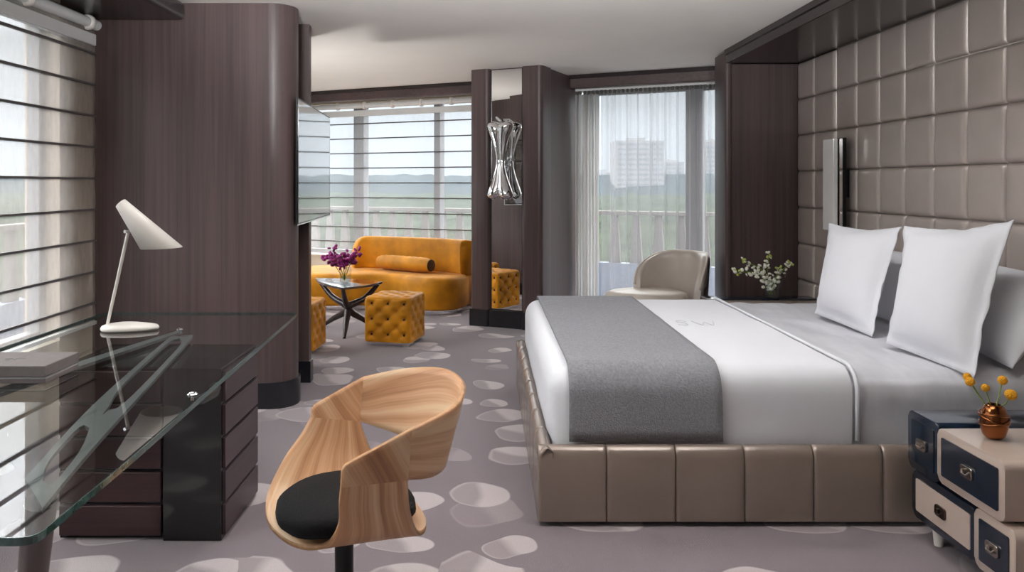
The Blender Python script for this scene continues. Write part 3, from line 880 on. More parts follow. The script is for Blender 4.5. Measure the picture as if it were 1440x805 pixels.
# ------------------------------------------------------------------ wooden swivel chair
FACE = Vector((-.94, -.35, 0)).normalized(); LAT = Vector((-.35, .94, 0)).normalized()   # LAT points to the far side
wc = thing('desk_chair', 'striped wood veneer swivel chair with black seat pad beside the glass desk', 'chair', (-.437, 2.318, 0))
WC0 = Vector((-.48, 2.30, 0))
def W(f, s, z): return WC0 + FACE * f + LAT * s + Vector((0, 0, z)) - wc.location
# front/top edge and rear/bottom edge of the band, from seat centre up the far side to the back centre
piv_f, piv_n = (-.160, .262, .602), (-.187, -.252, .587)
lower = [((.0, .288, .625), piv_f), ((.032, .281, .575), (-.176, .252, .55)), ((.085, .257, .515), (-.198, .238, .49)),
         ((.135, .21, .445), (-.23, .20, .43)), ((.155, .15, .406), (-.275, .15, .395)), ((.15, .07, .380), (-.298, .08, .378)),
         ((.11, -.03, .368), (-.303, -.02, .372)), ((.06, -.105, .374), (-.285, -.10, .376)), ((.015, -.165, .405), (-.25, -.165, .392)),
         ((-.004, -.222, .473), (-.223, -.208, .43)), ((.0, -.265, .55), (-.196, -.24, .51)), ((-.002, -.280, .602), piv_n)]
arm_f = [((.0, .288, .625), piv_f), ((-.002, .290, .652), piv_f), ((-.012, .290, .664), piv_f), ((-.03, .289, .674), piv_f), ((-.175, .272, .748), piv_f)]
band = [((-.175, .272, .748), piv_f), ((-.299, .20, .781), (-.285, .165, .568)), ((-.395, .08, .800), (-.35, .05, .555)),
        ((-.418, -.05, .782), (-.355, -.05, .552)), ((-.362, -.16, .752), (-.325, -.13, .556)), ((-.26, -.235, .737), (-.262, -.205, .566)),
        ((-.195, -.264, .726), piv_n)]
arm_n = [((-.195, -.264, .726), piv_n), ((-.03, -.286, .668), piv_n), ((-.012, -.288, .66), piv_n), ((-.003, -.288, .648), piv_n), ((-.002, -.280, .602), piv_n)]
SUB = 9
bm = B(); uvl = bm.loops.layers.uv.new('UVMap')
nw = 10
def panel(keys, mode, u0, smooth=True):
    A = cat([Vector(k[0]) for k in keys], SUB) if smooth else [Vector(keys[i][0]).lerp(Vector(keys[i + 1][0]), k / SUB) for i in range(len(keys) - 1) for k in range(SUB)] + [Vector(keys[-1][0])]
    D = cat([Vector(k[1]) for k in keys], SUB) if smooth else [Vector(k_) for k_ in [keys[0][1]] * len(A)]
    cum = [0]
    for i in range(len(A) - 1): cum.append(cum[-1] + (A[i + 1] - A[i]).length * .5 + (D[i + 1] - D[i]).length * .5)
    V = [[bm.verts.new(W(*(a * (1 - j / nw) + b * (j / nw)))) for j in range(nw + 1)] for a, b in zip(A, D)]
    P = [[a * (1 - j / nw) + b * (j / nw) for j in range(nw + 1)] for a, b in zip(A, D)]
    for i in range(len(A) - 1):
        for j in range(nw):
            vs = ((i, j), (i + 1, j), (i + 1, j + 1), (i, j + 1))
            f = bm.faces.new([V[a][b] for a, b in vs])
            for lp, (a, b) in zip(f.loops, vs):
                p = P[a][b]
                if mode == 'u': uv = (cum[a] + u0, b / nw * .38)
                elif mode == 'band': uv = (cum[a] + u0, b / nw * .26 + .16 * cum[a])
                else: uv = (p.z * .6 + p.x * .8 + u0, p.x * .8 - p.z * .6)       # arm: diagonal grain
                lp[uvl].uv = uv
panel(lower, 'u', 0); panel(arm_f, 'arm', 3, False); panel(band, 'band', 6); panel(arm_n, 'arm', 9, False)
bmesh.ops.remove_doubles(bm, verts=bm.verts[:], dist=.0004)
bmesh.ops.recalc_face_normals(bm, faces=bm.faces[:])
sh = obj('shell', bm, [M['wood'], M['wood_edge']], wc, smooth=True)
so = sh.modifiers.new('thick', 'SOLIDIFY'); so.thickness = .014; so.offset = 0; so.material_offset_rim = 1
# pad
bm = B()
def padf(s, t):
    return None
R_ = 40
prof = [(0, .0), (.9, .0), (1.0, .018), (.985, .04), (.9, .055), (.5, .066), (0, .068)]
rings = []
for r, z in prof:
    if r == 0: rings.append([bm.verts.new(W(-.06, 0, .402 + z))])
    else:
        rings.append([bm.verts.new(W(-.068 + (abs(math.cos(2 * PI * k / R_)) ** .8) * math.copysign(1, math.cos(2 * PI * k / R_)) * .205 * r, (abs(math.sin(2 * PI * k / R_)) ** .8) * math.copysign(1, math.sin(2 * PI * k / R_)) * .198 * r + .012, .402 + z + .02 * (abs(math.sin(2 * PI * k / R_)) * r) ** 3)) for k in range(R_)])
for a, b in zip(rings, rings[1:]):
    for k in range(R_):
        k2 = (k + 1) % R_
        if len(a) == 1: bm.faces.new((a[0], b[k], b[k2]))
        elif len(b) == 1: bm.faces.new((a[k], a[k2], b[0]))
        else: bm.faces.new((a[k], a[k2], b[k2], b[k]))
bmesh.ops.recalc_face_normals(bm, faces=bm.faces[:])
obj('seat_pad', bm, M['black_fabric'], wc, smooth='all')
bm = B(); lathe(bm, [(0, .03), (.028, .03), (.028, .33), (.06, .362), (0, .364)], 24, W(-.06, 0, 0).x, W(-.06, 0, 0).y); obj('column', bm, M['black_metal'], wc, smooth=True)
for k in range(4):
    a = math.radians(20 + 90 * k); c0 = W(-.06, 0, 0)
    bm = B(); tube(bm, [(c0.x, c0.y, .06), (c0.x + .15 * math.cos(a), c0.y + .15 * math.sin(a), .045), (c0.x + .3 * math.cos(a), c0.y + .3 * math.sin(a), .016)], [.028, .02, .014], 10); obj('foot', bm, M['black_metal'], wc, smooth=True)

# ------------------------------------------------------------------ glass desk
GZ = .72
dk = thing('desk', 'long glass topped desk with dark drawer pedestal and aluminium legs under the left window', 'desk')
def rpoly(pts, r, n=6):
    out = []; m = len(pts)
    for i in range(m):
        p, a, b = Vector(pts[i]), Vector(pts[i - 1]), Vector(pts[(i + 1) % m])
        d1 = (a - p).normalized(); d2 = (b - p).normalized()
        p1, p2 = p + d1 * r, p + d2 * r
        for k in range(n + 1):
            t = k / n; q = p1 * (1 - t) ** 2 + p * 2 * t * (1 - t) + p2 * t * t
            out.append((q.x, q.y))
    return out
top = rpoly([(-2.0, 1.487), (-.866, 1.487), (-.88, 1.94), (-.916, 2.62), (-.942, 3.18), (-.988, 4.075), (-2.0, 4.075)], .035)
bm = B(); prism(bm, top, GZ - .015, GZ)
gt = obj('glass_top', bm, M['desk_glass'], dk)
bm = B()
for i in range(len(top)):
    a, b = Vector(top[i]), Vector(top[(i + 1) % len(top)])
n_ = len(top)
rim0 = []
for i in range(n_):
    p = Vector(top[i]); c = Vector((-1.45, 2.8)); 
    rim0.append([bm.verts.new((p.x, p.y, z)) for z in (GZ - .0155, GZ - .014, GZ - .001, GZ + .0005)])
cc = Vector((-1.45, 2.8))
for i in range(n_):
    j = (i + 1) % n_
    for k in range(3): bm.faces.new((rim0[i][k], rim0[j][k], rim0[j][k + 1], rim0[i][k + 1]))
bmesh.ops.recalc_face_normals(bm, faces=bm.faces[:])
ge = obj('polished_edge', bm, M['glass_edge'], gt)
ge['label'] = 'green polished edge of the glass'
so = ge.modifiers.new('thick', 'SOLIDIFY'); so.thickness = .003; so.offset = 1
# pedestal
bm = B()
box(bm, (-1.262, 3.03, .0), (-1.034, 3.49, .675), .003); box(bm, (-1.68, 3.06, .0), (-1.262, 3.49, .675))
pd = obj('pedestal', bm, M['black_gloss'], dk)
for k in range(5):
    z0 = .018 + .131 * k
    bm = B(); box(bm, (-1.672, 3.035, z0), (-1.272, 3.062, z0 + .118), .004); d = obj('drawer', bm, M['espresso'], pd)
    bm = B(); box(bm, (-1.04, 3.045, z0), (-1.022, 3.48, z0 + .118), .003); d = obj('drawer', bm, M['espresso_y'], pd)
    d['label'] = 'long side drawer facing the bed'
# aluminium splayed legs under the glass
def leg_plate(top_c, bot_c, w0, w1, slot=True):
    bm = B()
    a, b = Vector(top_c), Vector(bot_c); d = (b - a); L = d.length; d.normalize()
    side = d.cross(Vector((0, 1, 0))).normalized() if abs(d.y) < .9 else Vector((1, 0, 0))
    thv = d.cross(side).normalized() * .006
    def ring(f, w): 
        c = a + d * L * f
        return c, w
    outer = [(0, -w0 / 2), (.05, w0 / 2 * 1.0), (1, w1 / 2), (1, -w1 / 2)]
    # plate split into border strips around a slot
    def strip(p):
        vs = []
        for sgn in (-1, 1):
            vs.append([bm.verts.new(a + d * L * f + side * w + thv * sgn) for f, w in p])
        n = len(p)
        bm.faces.new(vs[0]); bm.faces.new(vs[1][::-1])
        for i in range(n):
            j = (i + 1) % n; bm.faces.new((vs[0][i], vs[0][j], vs[1][j], vs[1][i]))
    def wid(f): return w0 + (w1 - w0) * f
    s0, s1 = .22, .62
    hw = lambda f: wid(f) / 2
    strip([(0, -hw(0)), (0, hw(0)), (s0, hw(s0)), (s0, -hw(s0))])
    strip([(s0, hw(s0) * .45), (s0, hw(s0)), (s1, hw(s1)), (s1, hw(s1) * .45)])
    strip([(s0, -hw(s0)), (s0, -hw(s0) * .45), (s1, -hw(s1) * .45), (s1, -hw(s1))])
    strip([(s1, -hw(s1)), (s1, hw(s1)), (1, hw(1)), (1, -hw(1))])
    bmesh.ops.recalc_face_normals(bm, faces=bm.faces[:])
    return bm
def flat_arm(pts, holes):
    """cast arm lying just under the glass: outline with oval slots, given as left/right edge pairs"""
    bm = B(); z0, z1 = GZ - .036, GZ - .024
    def quad(q):
        prism(bm, q, z0, z1)
    n = 40
    L_ = cat([Vector((a[0], a[1], 0)) for a, b in pts], 14); R_ = cat([Vector((b[0], b[1], 0)) for a, b in pts], 14)
    m = len(L_) - 1
    for i in range(m):
        f0, f1 = i / m, (i + 1) / m
        def hole(f):
            for h0, h1 in holes:
                if h0 < f < h1: return .62 * (1 - (2 * (f - h0) / (h1 - h0) - 1) ** 4) ** .5
            return 0
        g0, g1 = hole(f0), hole(f1)
        def P(k, w): return L_[k] * (1 - w) + R_[k] * w
        if g0 == 0 and g1 == 0:
            quad([P(i, 0), P(i, 1), P(i + 1, 1), P(i + 1, 0)])
        else:
            quad([P(i, 0), P(i, .5 - g0 / 2), P(i + 1, .5 - g1 / 2), P(i + 1, 0)])
            quad([P(i, .5 + g0 / 2), P(i, 1), P(i + 1, 1), P(i + 1, .5 + g1 / 2)])
    bmesh.ops.remove_doubles(bm, verts=bm.verts[:], dist=.0005)
    bmesh.ops.recalc_face_normals(bm, faces=bm.faces[:])
    return bm
obj('support_arm', flat_arm([((-1.44, 3.56), (-1.36, 3.60)), ((-1.43, 3.45), (-1.30, 3.34)), ((-1.253, 2.488), (-1.05, 2.086)), ((-1.10, 1.85), (-.96, 1.68))], [(.08, .16), (.26, .62), (.70, .92)]), M['arm'], dk)
obj('support_arm', flat_arm([((-1.47, 3.72), (-1.44, 3.68)), ((-1.59, 3.14), (-1.54, 3.10)), ((-1.72, 2.4), (-1.66, 2.38))], []), M['arm'], dk)
bm = B(); tube(bm, [(-1.0, 1.74, GZ - .036), (-1.06, 1.80, .4), (-1.14, 1.86, .0)], [.035, .03, .025], 12); obj('leg', bm, M['leg_taupe'], dk, smooth=True)
bm = B(); tube(bm, [(-1.69, 2.40, GZ - .036), (-1.74, 2.3, .4), (-1.8, 2.2, .0)], [.03, .03, .03], 12); obj('leg', bm, M['leg_taupe'], dk, smooth=True)
for x, y in ((-.942, 2.49), (-1.42, 3.60)):
    bm = B(); lathe(bm, [(0, GZ - .017), (.006, GZ - .017), (.006, GZ), (.016, GZ + .0006), (.017, GZ + .003), (.012, GZ + .006), (.009, GZ + .004), (0, GZ + .004)], 24, x, y); b_ = obj('bolt', bm, M['chrome'], dk, smooth=True)
bm = B(); tube(bm, [(-.942, 2.49, .70), (-.95, 2.60, .675), (-1.0, 2.85, .63), (-1.06, 3.04, .60)], [.014, .016, .02, .022], 10); obj('bracket', bm, M['black_metal'], dk, smooth=True)

# desk lamp
lm = thing('desk_lamp', 'ivory table lamp with tilted conical shade standing on the glass desk', 'lamp', (-1.66, 3.60, GZ + .002))
bm = B()
NB = 40
outl = []
for k in range(NB):
    a = 2 * PI * k / NB
    outl.append((.130 * math.cos(a) + .012 * math.cos(2 * a), .085 * math.sin(a) * (1 - .18 * math.cos(a))))
rings = []
for sc_, z in ((.97, 0), (1, .006), (1, .012), (.96, .020), (.6, .027), (.25, .029)):
    rings.append([bm.verts.new((x * sc_ , y * sc_, z)) for x, y in outl])
for a, b in zip(rings, rings[1:]):
    for k in range(NB): bm.faces.new((a[k], a[(k + 1) % NB], b[(k + 1) % NB], b[k]))
bm.faces.new(rings[0][::-1]); bm.faces.new(rings[-1])
obj('base', bm, M['lamp_white'], lm, smooth='all')
st0, st1 = Vector((-.097, 0, .02)), Vector((.000, 0, .455))
bm = B(); tube(bm, [st0, st1], .0075, 12); obj('stem', bm, M['lamp_white'], lm, smooth=True)
# oblique cone shade: narrow tip upper left, wide mouth lower right cut level
bm = B()
tip = Vector((-.035, 0, .585)); tipd = Vector((.36, 0, -.36)).normalized()
NS = 48; ring0, ring1 = [], []
mouth_c = Vector((.155, 0, .378))
for k in range(NS):
    a = 2 * PI * k / NS
    perp = Vector((tipd.z * -1, 0, tipd.x)).normalized()   # in-plane normal
    ring0.append(bm.verts.new(tip + perp * .027 * math.cos(a) + Vector((0, 1, 0)) * .027 * math.sin(a)))
    ring1.append(bm.verts.new(mouth_c + Vector((.092 * math.cos(a), .088 * math.sin(a), 0.004 * math.cos(a)))))
tipb = bm.verts.new(tip - tipd * .006)
for k in range(NS):
    k2 = (k + 1) % NS
    bm.faces.new((ring0[k], ring0[k2], ring1[k2], ring1[k])); bm.faces.new((ring0[k2], ring0[k], tipb))
bmesh.ops.recalc_face_normals(bm, faces=bm.faces[:])
s_ = obj('shade', bm, M['lamp_white'], lm, smooth=True)
so = s_.modifiers.new('thick', 'SOLIDIFY'); so.thickness = .003; so.offset = -1
bm = B(); tube(bm, [st1 + Vector((-.008, -.02, 0)), st1 + Vector((.008, .02, 0))], .008, 10); obj('joint', bm, M['chrome'], lm, smooth=True)

# storage box on the desk
bx = thing('storage_box', 'flat grey linen covered box with a lid lying on the glass desk', 'box', (-1.69, 2.73, GZ + .002))
bm = B(); box(bm, (-.20, -.108, 0), (.20, .108, .016), .002); obj('tray', bm, M['box_top'], bx)
bm = B(); box(bm, (-.196, -.104, .016), (.196, .104, .021)); l_ = obj('liner', bm, M['paper'], bx); l_['label'] = 'pale liner showing at the lid gap'
bm = B(); box(bm, (-.20, -.11, .021), (.20, .11, .06), .003); lid = obj('lid', bm, M['box_top'], bx)
bm = B(); box(bm, (.03, -.09, .06), (.036, .09, .0606)); box(bm, (.0, -.002, .06), (.07, .003, .0606)); box(bm, (.01, -.02, .06), (.05, -.016, .0606)); obj('emblem', bm, M['rod'], lid)

# ------------------------------------------------------------------ television
tv = thing('television', 'large flat black television on the end of the dark partition, reflecting the window', 'television', (0, 0, 0))
p1, p2 = Vector((-1.178, 4.86, 0)), Vector((-1.272, 6.32, 0))
d = (p2 - p1).normalized(); nr = Vector((d.y, -d.x, 0))
TM = Matrix((( d.x, -nr.x, 0, p1.x), (d.y, -nr.y, 0, p1.y), (0, 0, 1, 0), (0, 0, 0, 1)))
L = (p2 - p1).length
bm = B(); box(bm, (0, 0, 1.135), (L, .014, 1.94), .003, M=TM); case = obj('casing', bm, M['tv_black'], tv)
bm = B(); box(bm, (.012, -.002, 1.15), (L - .012, .0, 1.928), M=TM); obj('screen', bm, M['screen'], tv)
bm = B(); box(bm, (0, -.003, 1.135), (L, .004, 1.143), M=TM); box(bm, (L - .008, -.003, 1.135), (L, .004, 1.94), M=TM); obj('bezel_trim', bm, M['chrome'], tv)
bm = B(); box(bm, (.58, .014, 1.4), (.66, .020, 1.7), M=TM); obj('bracket', bm, M['black_metal'], tv)

# ------------------------------------------------------------------ chrome sculptural sconce on the mirror
cs = thing('wall_sculpture', 'hourglass chrome sculptural wall light hung in front of the tall mirror', 'wall lamp')
cp = FP(.735, PV + .10, 1.62)
MC = Matrix.Translation(cp) @ Matrix.Rotation(FA, 4, 'Z')
for sgn, nm in ((-1, 'wing'), (1, 'wing')):
    bm = B()
    def wing(s, t):
        z = (t - .5) * .76
        k = abs(2 * t - 1)
        w = (.03 + .095 * k ** 1.6) * max(0, 1 - k ** 9) ** .5 + .001
        x = sgn * (.018 + .052 * k ** 1.8)
        y = -.03 - .05 * math.cos((s - .5) * PI) * (1 - .3 * k) + .03 * math.sin(t * PI * 3)
        a = (s - .5) * PI * 1.25
        return MC @ Vector((x + w * math.sin(a) * .8, .02 - w * math.cos(a) * .9, z))
    grid(bm, 16, 40, wing)
    o_ = obj(nm, bm, M['chrome'], cs, smooth='all'); so = o_.modifiers.new('thick', 'SOLIDIFY'); so.thickness = .006
bm = B(); tube(bm, [MC @ Vector((-.05, .07, .40)), MC @ Vector((-.02, -.02, .41)), MC @ Vector((.03, -.03, .37))], .012, 10)
obj('bracket', bm, M['chrome'], cs, smooth=True)

# ------------------------------------------------------------------ sofa
sofa = thing('sofa', 'curved kidney shaped gold velvet sofa in front of the far window', 'sofa')
seat_uv = [(-.02, .48), (-.05, .72), (-.22, .86), (-.46, .84), (-.72, .74), (-.98, .78), (-1.25, .98), (-1.6, 1.10), (-1.98, 1.02), (-2.2, .78), (-2.2, .45), (-1.98, .22), (-1.5, .14), (-.9, .12), (-.35, .16), (-.09, .26)]
outline = [Vector((u, -v, 0)) for u, v in seat_uv]
outl = cat(outline, 6, True)
def inset_ring(pts, d):
    n = len(pts); out = []
    for i in range(n):
        t = (pts[(i + 1) % n] - pts[i - 1]).normalized(); nn = Vector((t.y, -t.x, 0))
        out.append(pts[i] - nn * d)
    return out
area = sum(outl[i].x * outl[(i + 1) % len(outl)].y - outl[(i + 1) % len(outl)].x * outl[i].y for i in range(len(outl)))
if area < 0: outl = outl[::-1]
def loft(bm, rings, Mx, cap0=True, cap1=True):
    R = [[bm.verts.new(Mx @ p) for p in r] for r in rings]
    n = len(rings[0])
    for a, b in zip(R, R[1:]):
        for k in range(n): bm.faces.new((a[k], a[(k + 1) % n], b[(k + 1) % n], b[k]))
    if cap0: bm.faces.new(R[0][::-1])
    if cap1: bm.faces.new(R[-1])
def zr(pts, d, z): return [Vector((p.x, p.y, z)) for p in inset_ring(pts, d)]
bm = B()
loft(bm, [zr(outl, .02, .05), zr(outl, 0, .07), zr(outl, 0, .32), zr(outl, .004, .36), zr(outl, .018, .385), zr(outl, .04, .398), zr(outl, .09, .405)], FM())
obj('seat', bm, M['velvet'], sofa, smooth='all')
bm = B(); loft(bm, [zr(outl, .06, 0), zr(outl, .06, .052)], FM()); obj('plinth', bm, M['chrome'], sofa, smooth=True)
# backrest: bent slab that follows the rear and wraps the right end
path = cat([Vector(p) for p in ((-1.56, -.40, 0), (-1.40, -.27, 0), (-1.0, -.225, 0), (-.5, -.245, 0), (-.25, -.285, 0), (-.10, -.345, 0), (-.045, -.385, 0))], 8)
bm = B()
rings = []
npth = len(path)
for i, p in enumerate(path):
    f = i / (npth - 1)
    t = (path[min(i + 1, npth - 1)] - path[max(i - 1, 0)]).normalized(); nn = Vector((-t.y, t.x, 0))
    e = min(f / .16, 1)
    e2 = min((1 - f) / .06, 1)
    topz = .40 + (.775 - .40) * (1 - (1 - e) ** 2.6) ** .5 * (1 - .12 * (1 - e2) ** 2)
    w = .085 * min(1, .5 + .5 * (1 - (1 - min(1, f / .05)) ** 2) ** .5)
    ring = []
    for a in range(16):
        q = 2 * PI * a / 16
        c, s_ = math.cos(q), math.sin(q)
        ring.append(FM() @ (p + nn * (w * abs(c) ** .55 * math.copysign(1, c)) + Vector((0, 0, (topz + .38) / 2 + (topz - .38) / 2 * abs(s_) ** .3 * math.copysign(1, s_)))))
    rings.append([bm.verts.new(v) for v in ring])
for a, b in zip(rings, rings[1:]):
    for k in range(16): bm.faces.new((a[k], a[(k + 1) % 16], b[(k + 1) % 16], b[k]))
bm.faces.new(rings[0][::-1]); bm.faces.new(rings[-1])
bmesh.ops.recalc_face_normals(bm, faces=bm.faces[:])
obj('backrest', bm, M['velvet'], sofa, smooth='all')

# bolster
bl0, bl1 = FP(-1.15, .43, .496), FP(-.40, .56, .496)
bolster = thing('bolster_cushion', 'round gold velvet bolster lying along the sofa back', 'cushion')
bm = B()
pts = [bl0 + (bl1 - bl0) * k / 24 for k in range(25)]
tube(bm, pts, [.066 + .018 * (1 - abs(2 * k / 24 - 1) ** 6) + .003 * math.sin(k * 2.4) for k in range(25)], 24); obj('cover', bm, M['velvet'], bolster, smooth=True)
d = (bl1 - bl0).normalized()
bm = B(); tube(bm, [bl1 - d * .001, bl1 + d * .008, bl1 + d * .014], [.067, .066, .05], 24); e_ = obj('end_cap', bm, M['velvet_dark'], bolster, smooth=True); e_['label'] = 'dark brown end of the bolster'

# ------------------------------------------------------------------ tufted cube stools
def tufted(bm, n=26, S=.44, H=.40, nb=3):
    """cube with diamond tufts pressed in round a button grid"""
    def face(fn):
        V = [[bm.verts.new(fn(i / n, j / n)) for j in range(n + 1)] for i in range(n + 1)]
        for i in range(n):
            for j in range(n): bm.faces.new((V[i][j], V[i + 1][j], V[i + 1][j + 1], V[i][j + 1]))
    btn = []
    def dep(s, t):
        a, b = s * 3, t * 3
        best = 9
        for i in range(0, 4):
            for j in range(0, 4):
                best = min(best, math.hypot(a - i - .0, b - j - .0) if (0 < i < 3 or 0 < j < 3) else 9, math.hypot(a - i - .5, b - j - .5) if i < 3 and j < 3 else 9)
        u, v = (a + b), (a - b)
        crease = min(abs(u - round(u)), abs(v - round(v)))
        return .030 * math.exp(-(best / .16) ** 2) + .010 * math.exp(-(crease / .07) ** 2)
    h = S / 2; r = .05
    def rnd(p, nrm, s, t):
        inner = Vector((min(max(p.x, -h + r), h - r), min(max(p.y, -h + r), h - r), min(max(p.z, r * .4), H - r)))
        d = p - inner
        q = inner + d.normalized() * min(d.length, r) if d.length > r else p
        if d.length > 1e-6: q = inner + d.normalized() * r
        e = min(s, 1 - s, t, 1 - t)
        return q - nrm * (dep(s, t) * min(1, e / .10)) + (q - inner).normalized() * (-.004)
    for ax in range(4):
        R = Matrix.Rotation(ax * PI / 2, 3, 'Z')
        face(lambda s, t: R @ rnd(Vector((h * (2 * s - 1), -h, H * t)), Vector((0, -1, 0)), s, t))
    face(lambda s, t: rnd(Vector((h * (2 * s - 1), h * (2 * t - 1), H)), Vector((0, 0, 1)), s, t))
    bmesh.ops.remove_doubles(bm, verts=bm.verts[:], dist=.003)
    bmesh.ops.recalc_face_normals(bm, faces=bm.faces[:])
pf = thing('tufted_stool', 'gold velvet button tufted cube stool in front of the coffee table', 'stool', (-.80, 6.86, 0), math.radians(-13))
bm = B(); tufted(bm); u_ = obj('upholstery', bm, M['velvet'], pf, smooth='all', loc=(0, 0, .03))
bm = B(); box(bm, (-.19, -.19, 0), (.19, .19, .03)); obj('plinth', bm, M['chrome'], pf)
h = .22
bm = B(); bmesh.ops.create_icosphere(bm, subdivisions=2, radius=.011)
b0 = obj('button', bm, M['velvet_dark'], pf, smooth='all')
spots = []
for i in range(3):
    for j in range(3):
        for ax in range(4):
            spots.append(Matrix.Rotation(ax * PI / 2, 3, 'Z') @ Vector((h * (2 * (i + .5) / 3 - 1), -h + .028, .03 + .40 * (j + .5) / 3)))
        spots.append(Vector((h * (2 * (i + .5) / 3 - 1), h * (2 * (j + .5) / 3 - 1), .03 + .40 - .028)))
for k, p in enumerate(spots):
    c = b0
    if k: c = b0.copy(); C.objects.link(c); c.parent = pf
    c.location = p
pf2 = dup(pf, (-1.60, 6.50, 0), math.radians(-4), 'gold velvet tufted cube stool half hidden behind the television partition')

# ------------------------------------------------------------------ coffee table
ct = thing('coffee_table', 'low three legged table with glossy dark triangular top by the gold sofa', 'table')
tc_ = [Vector((-1.69, 7.62, 0)), Vector((-.95, 7.34, 0)), Vector((-1.27, 6.86, 0))]
cen = sum(tc_, Vector()) / 3
tri = []
for i in range(3):
    p, a, b = tc_[i], tc_[i - 1], tc_[(i + 1) % 3]
    d1 = (a - p).normalized(); d2 = (b - p).normalized(); r = .07
    for k in range(7):
        t = k / 6; q = (p + d1 * r) * (1 - t) ** 2 + p * 2 * t * (1 - t) + (p + d2 * r) * t * t
        tri.append(q)
    # gently bowed side
    q0 = p + d2 * r; q1 = b - d2 * r
    mid = (q0 + q1) / 2; outw = (mid - cen).normalized()
    for k in range(1, 8):
        t = k / 8; tri.append(q0 + (q1 - q0) * t + outw * .05 * math.sin(PI * t))
bm = B(); prism(bm, [(p.x, p.y) for p in tri], .452, .472, bev=.005); bmesh.ops.recalc_face_normals(bm, faces=bm.faces[:])
obj('table_top', bm, M['table_top'], ct, smooth=True)
foot = [Vector((-1.60, 7.58, 0)), Vector((-1.02, 7.40, 0)), Vector((-1.275, 6.98, 0))]
knot = Vector((cen.x + .02, cen.y - .05, .235))
for i in range(3):
    c = tc_[i]; inn = c + (cen - c) * .18; inn.z = .452
    bm = B(); tube(bm, cat([inn, knot + (inn - knot) * .55 + Vector((0, 0, -.035)), knot, knot + (foot[i] - knot) * .55 + Vector((0, 0, .0)), foot[i] + Vector((0, 0, .004))], 6), [.018, .02, .022, .024, .025, .026, .027, .028, .03, .032, .034, .035, .036, .036, .034, .032, .03, .028, .026, .024, .022, .02, .018, .016, .014][:25], 10)
    obj('leg', bm, M['table_dark'], ct, smooth=True)
pv = thing('flower_vase', 'small clear glass vase of purple blossoms on the triangular coffee table', 'vase', (-1.30, 7.18, .472))
bm = B(); lathe(bm, [(0, .002), (.05, .002), (.052, .01), (.058, .155), (.055, .155), (.048, .014), (0, .012)], 32); obj('glass', bm, M['vase_glass'], pv, smooth=True)
bm = B(); lathe(bm, [(0, .014), (.046, .014), (.049, .06), (0, .06)], 32); obj('water', bm, M['vase_glass'], pv, smooth=True)
random.seed(3)
for tp in [(-.19, .0, .25), (-.12, .05, .30), (-.03, 0, .25), (.05, .05, .27), (.11, .0, .29), (-.08, -.06, .24)]:
    spray(pv, (random.uniform(-.02, .02), 0, .03), tp, 7, .042, 'purple', (0, 0, .03), None, .55)

# ------------------------------------------------------------------ blinds
def blind(name, label, Mx, L, ztop, pitch, n, zbot, mt, rod_r=.006, sag=True):
    """roman shade in local frame: x along, y=0 plane (room side -y)"""
    t = thing(name, label, 'blind')
    bm = B()
    zs_ = []
    nseg = n + 1
    levels = [ztop + pitch * .85] + [ztop - pitch * k for k in range(n)] + [zbot]
    rows = []
    for a, b in zip(levels, levels[1:]):
        for k in range(5): rows.append((a + (b - a) * k / 5, k / 5))
    rows.append((levels[-1], 0))
    nx_ = max(10, int(L / .05))
    V = []
    for i in range(nx_ + 1):
        x = L * i / nx_
        V.append([bm.verts.new(Mx @ Vector((x, -.003 * math.sin(PI * f) + .004 * noise.noise(Vector((x * 3, z * 9, 1))), z + .004 * noise.noise(Vector((x * 2, z * 4, 7)))))) for z, f in rows])
    for i in range(nx_):
        for j in range(len(rows) - 1):
            bm.faces.new((V[i][j], V[i + 1][j], V[i + 1][j + 1], V[i][j + 1]))
    obj('fabric', bm, mt, t, smooth='all')
    for k in range(n):
        z = ztop - pitch * k
        bm = B(); box(bm, (0, -.012, z - rod_r), (L, .010, z + rod_r), M=Mx); obj('rod', bm, M['rod'], t)
    bm = B(); box(bm, (0, -.012, zbot - .02), (L, .012, zbot), M=Mx); obj('bottom_bar', bm, M['white_paint'], t)
    return t
def head_set(t, Mx, L, zc, step):
    bm = B(); box(bm, (0, -.01, zc - .105), (L, .04, zc - .035), .006, M=Mx); obj('headrail', bm, M['white_paint'], t)
    bm = B(); tube(bm, [Mx @ Vector((0, -.01, zc + .02)), Mx @ Vector((L, -.01, zc + .02))], .032, 16); obj('roller', bm, M['white_paint'], t, smooth=True)
    k = step * .5
    while k < L:
        bm = B(); tube(bm, [Mx @ Vector((k + i * .008, -.01, zc + .02)) for i in range(-3, 4)], [.034, .044, .046, .046, .046, .044, .034], 18); obj('bracket', bm, M['lamp_white'], t, smooth=True)
        k += step
ML = Matrix.Translation((XL + .05, -1.25, 0)) @ Matrix.Rotation(PI / 2, 4, 'Z')
b1 = blind('roman_blind', 'sheer roman blind with thin dark rods at the window beside the glass desk', ML, 5.99, 2.19, .19, 9, .56, M['blind'], .0065)
head_set(b1, ML, 5.99, 2.345, .62)
ML2 = Matrix.Translation((XL + .05, 5.8, 0)) @ Matrix.Rotation(PI / 2, 4, 'Z')
b2 = blind('roman_blind', 'sheer roman blind on the side window behind the television partition, seen in the mirror', ML2, 3.4, 2.19, .19, 9, .56, M['blind'], .0065)
MF = FM(-2.6, .075, 0)
b3 = blind('roman_blind', 'pale sheer roman blind with thin grey rods above the gold sofa', MF, 2.9, 2.13, .181, 9, .52, M['blind_far'], .006)
head_set(b3, MF, 2.9, 2.33, .40)

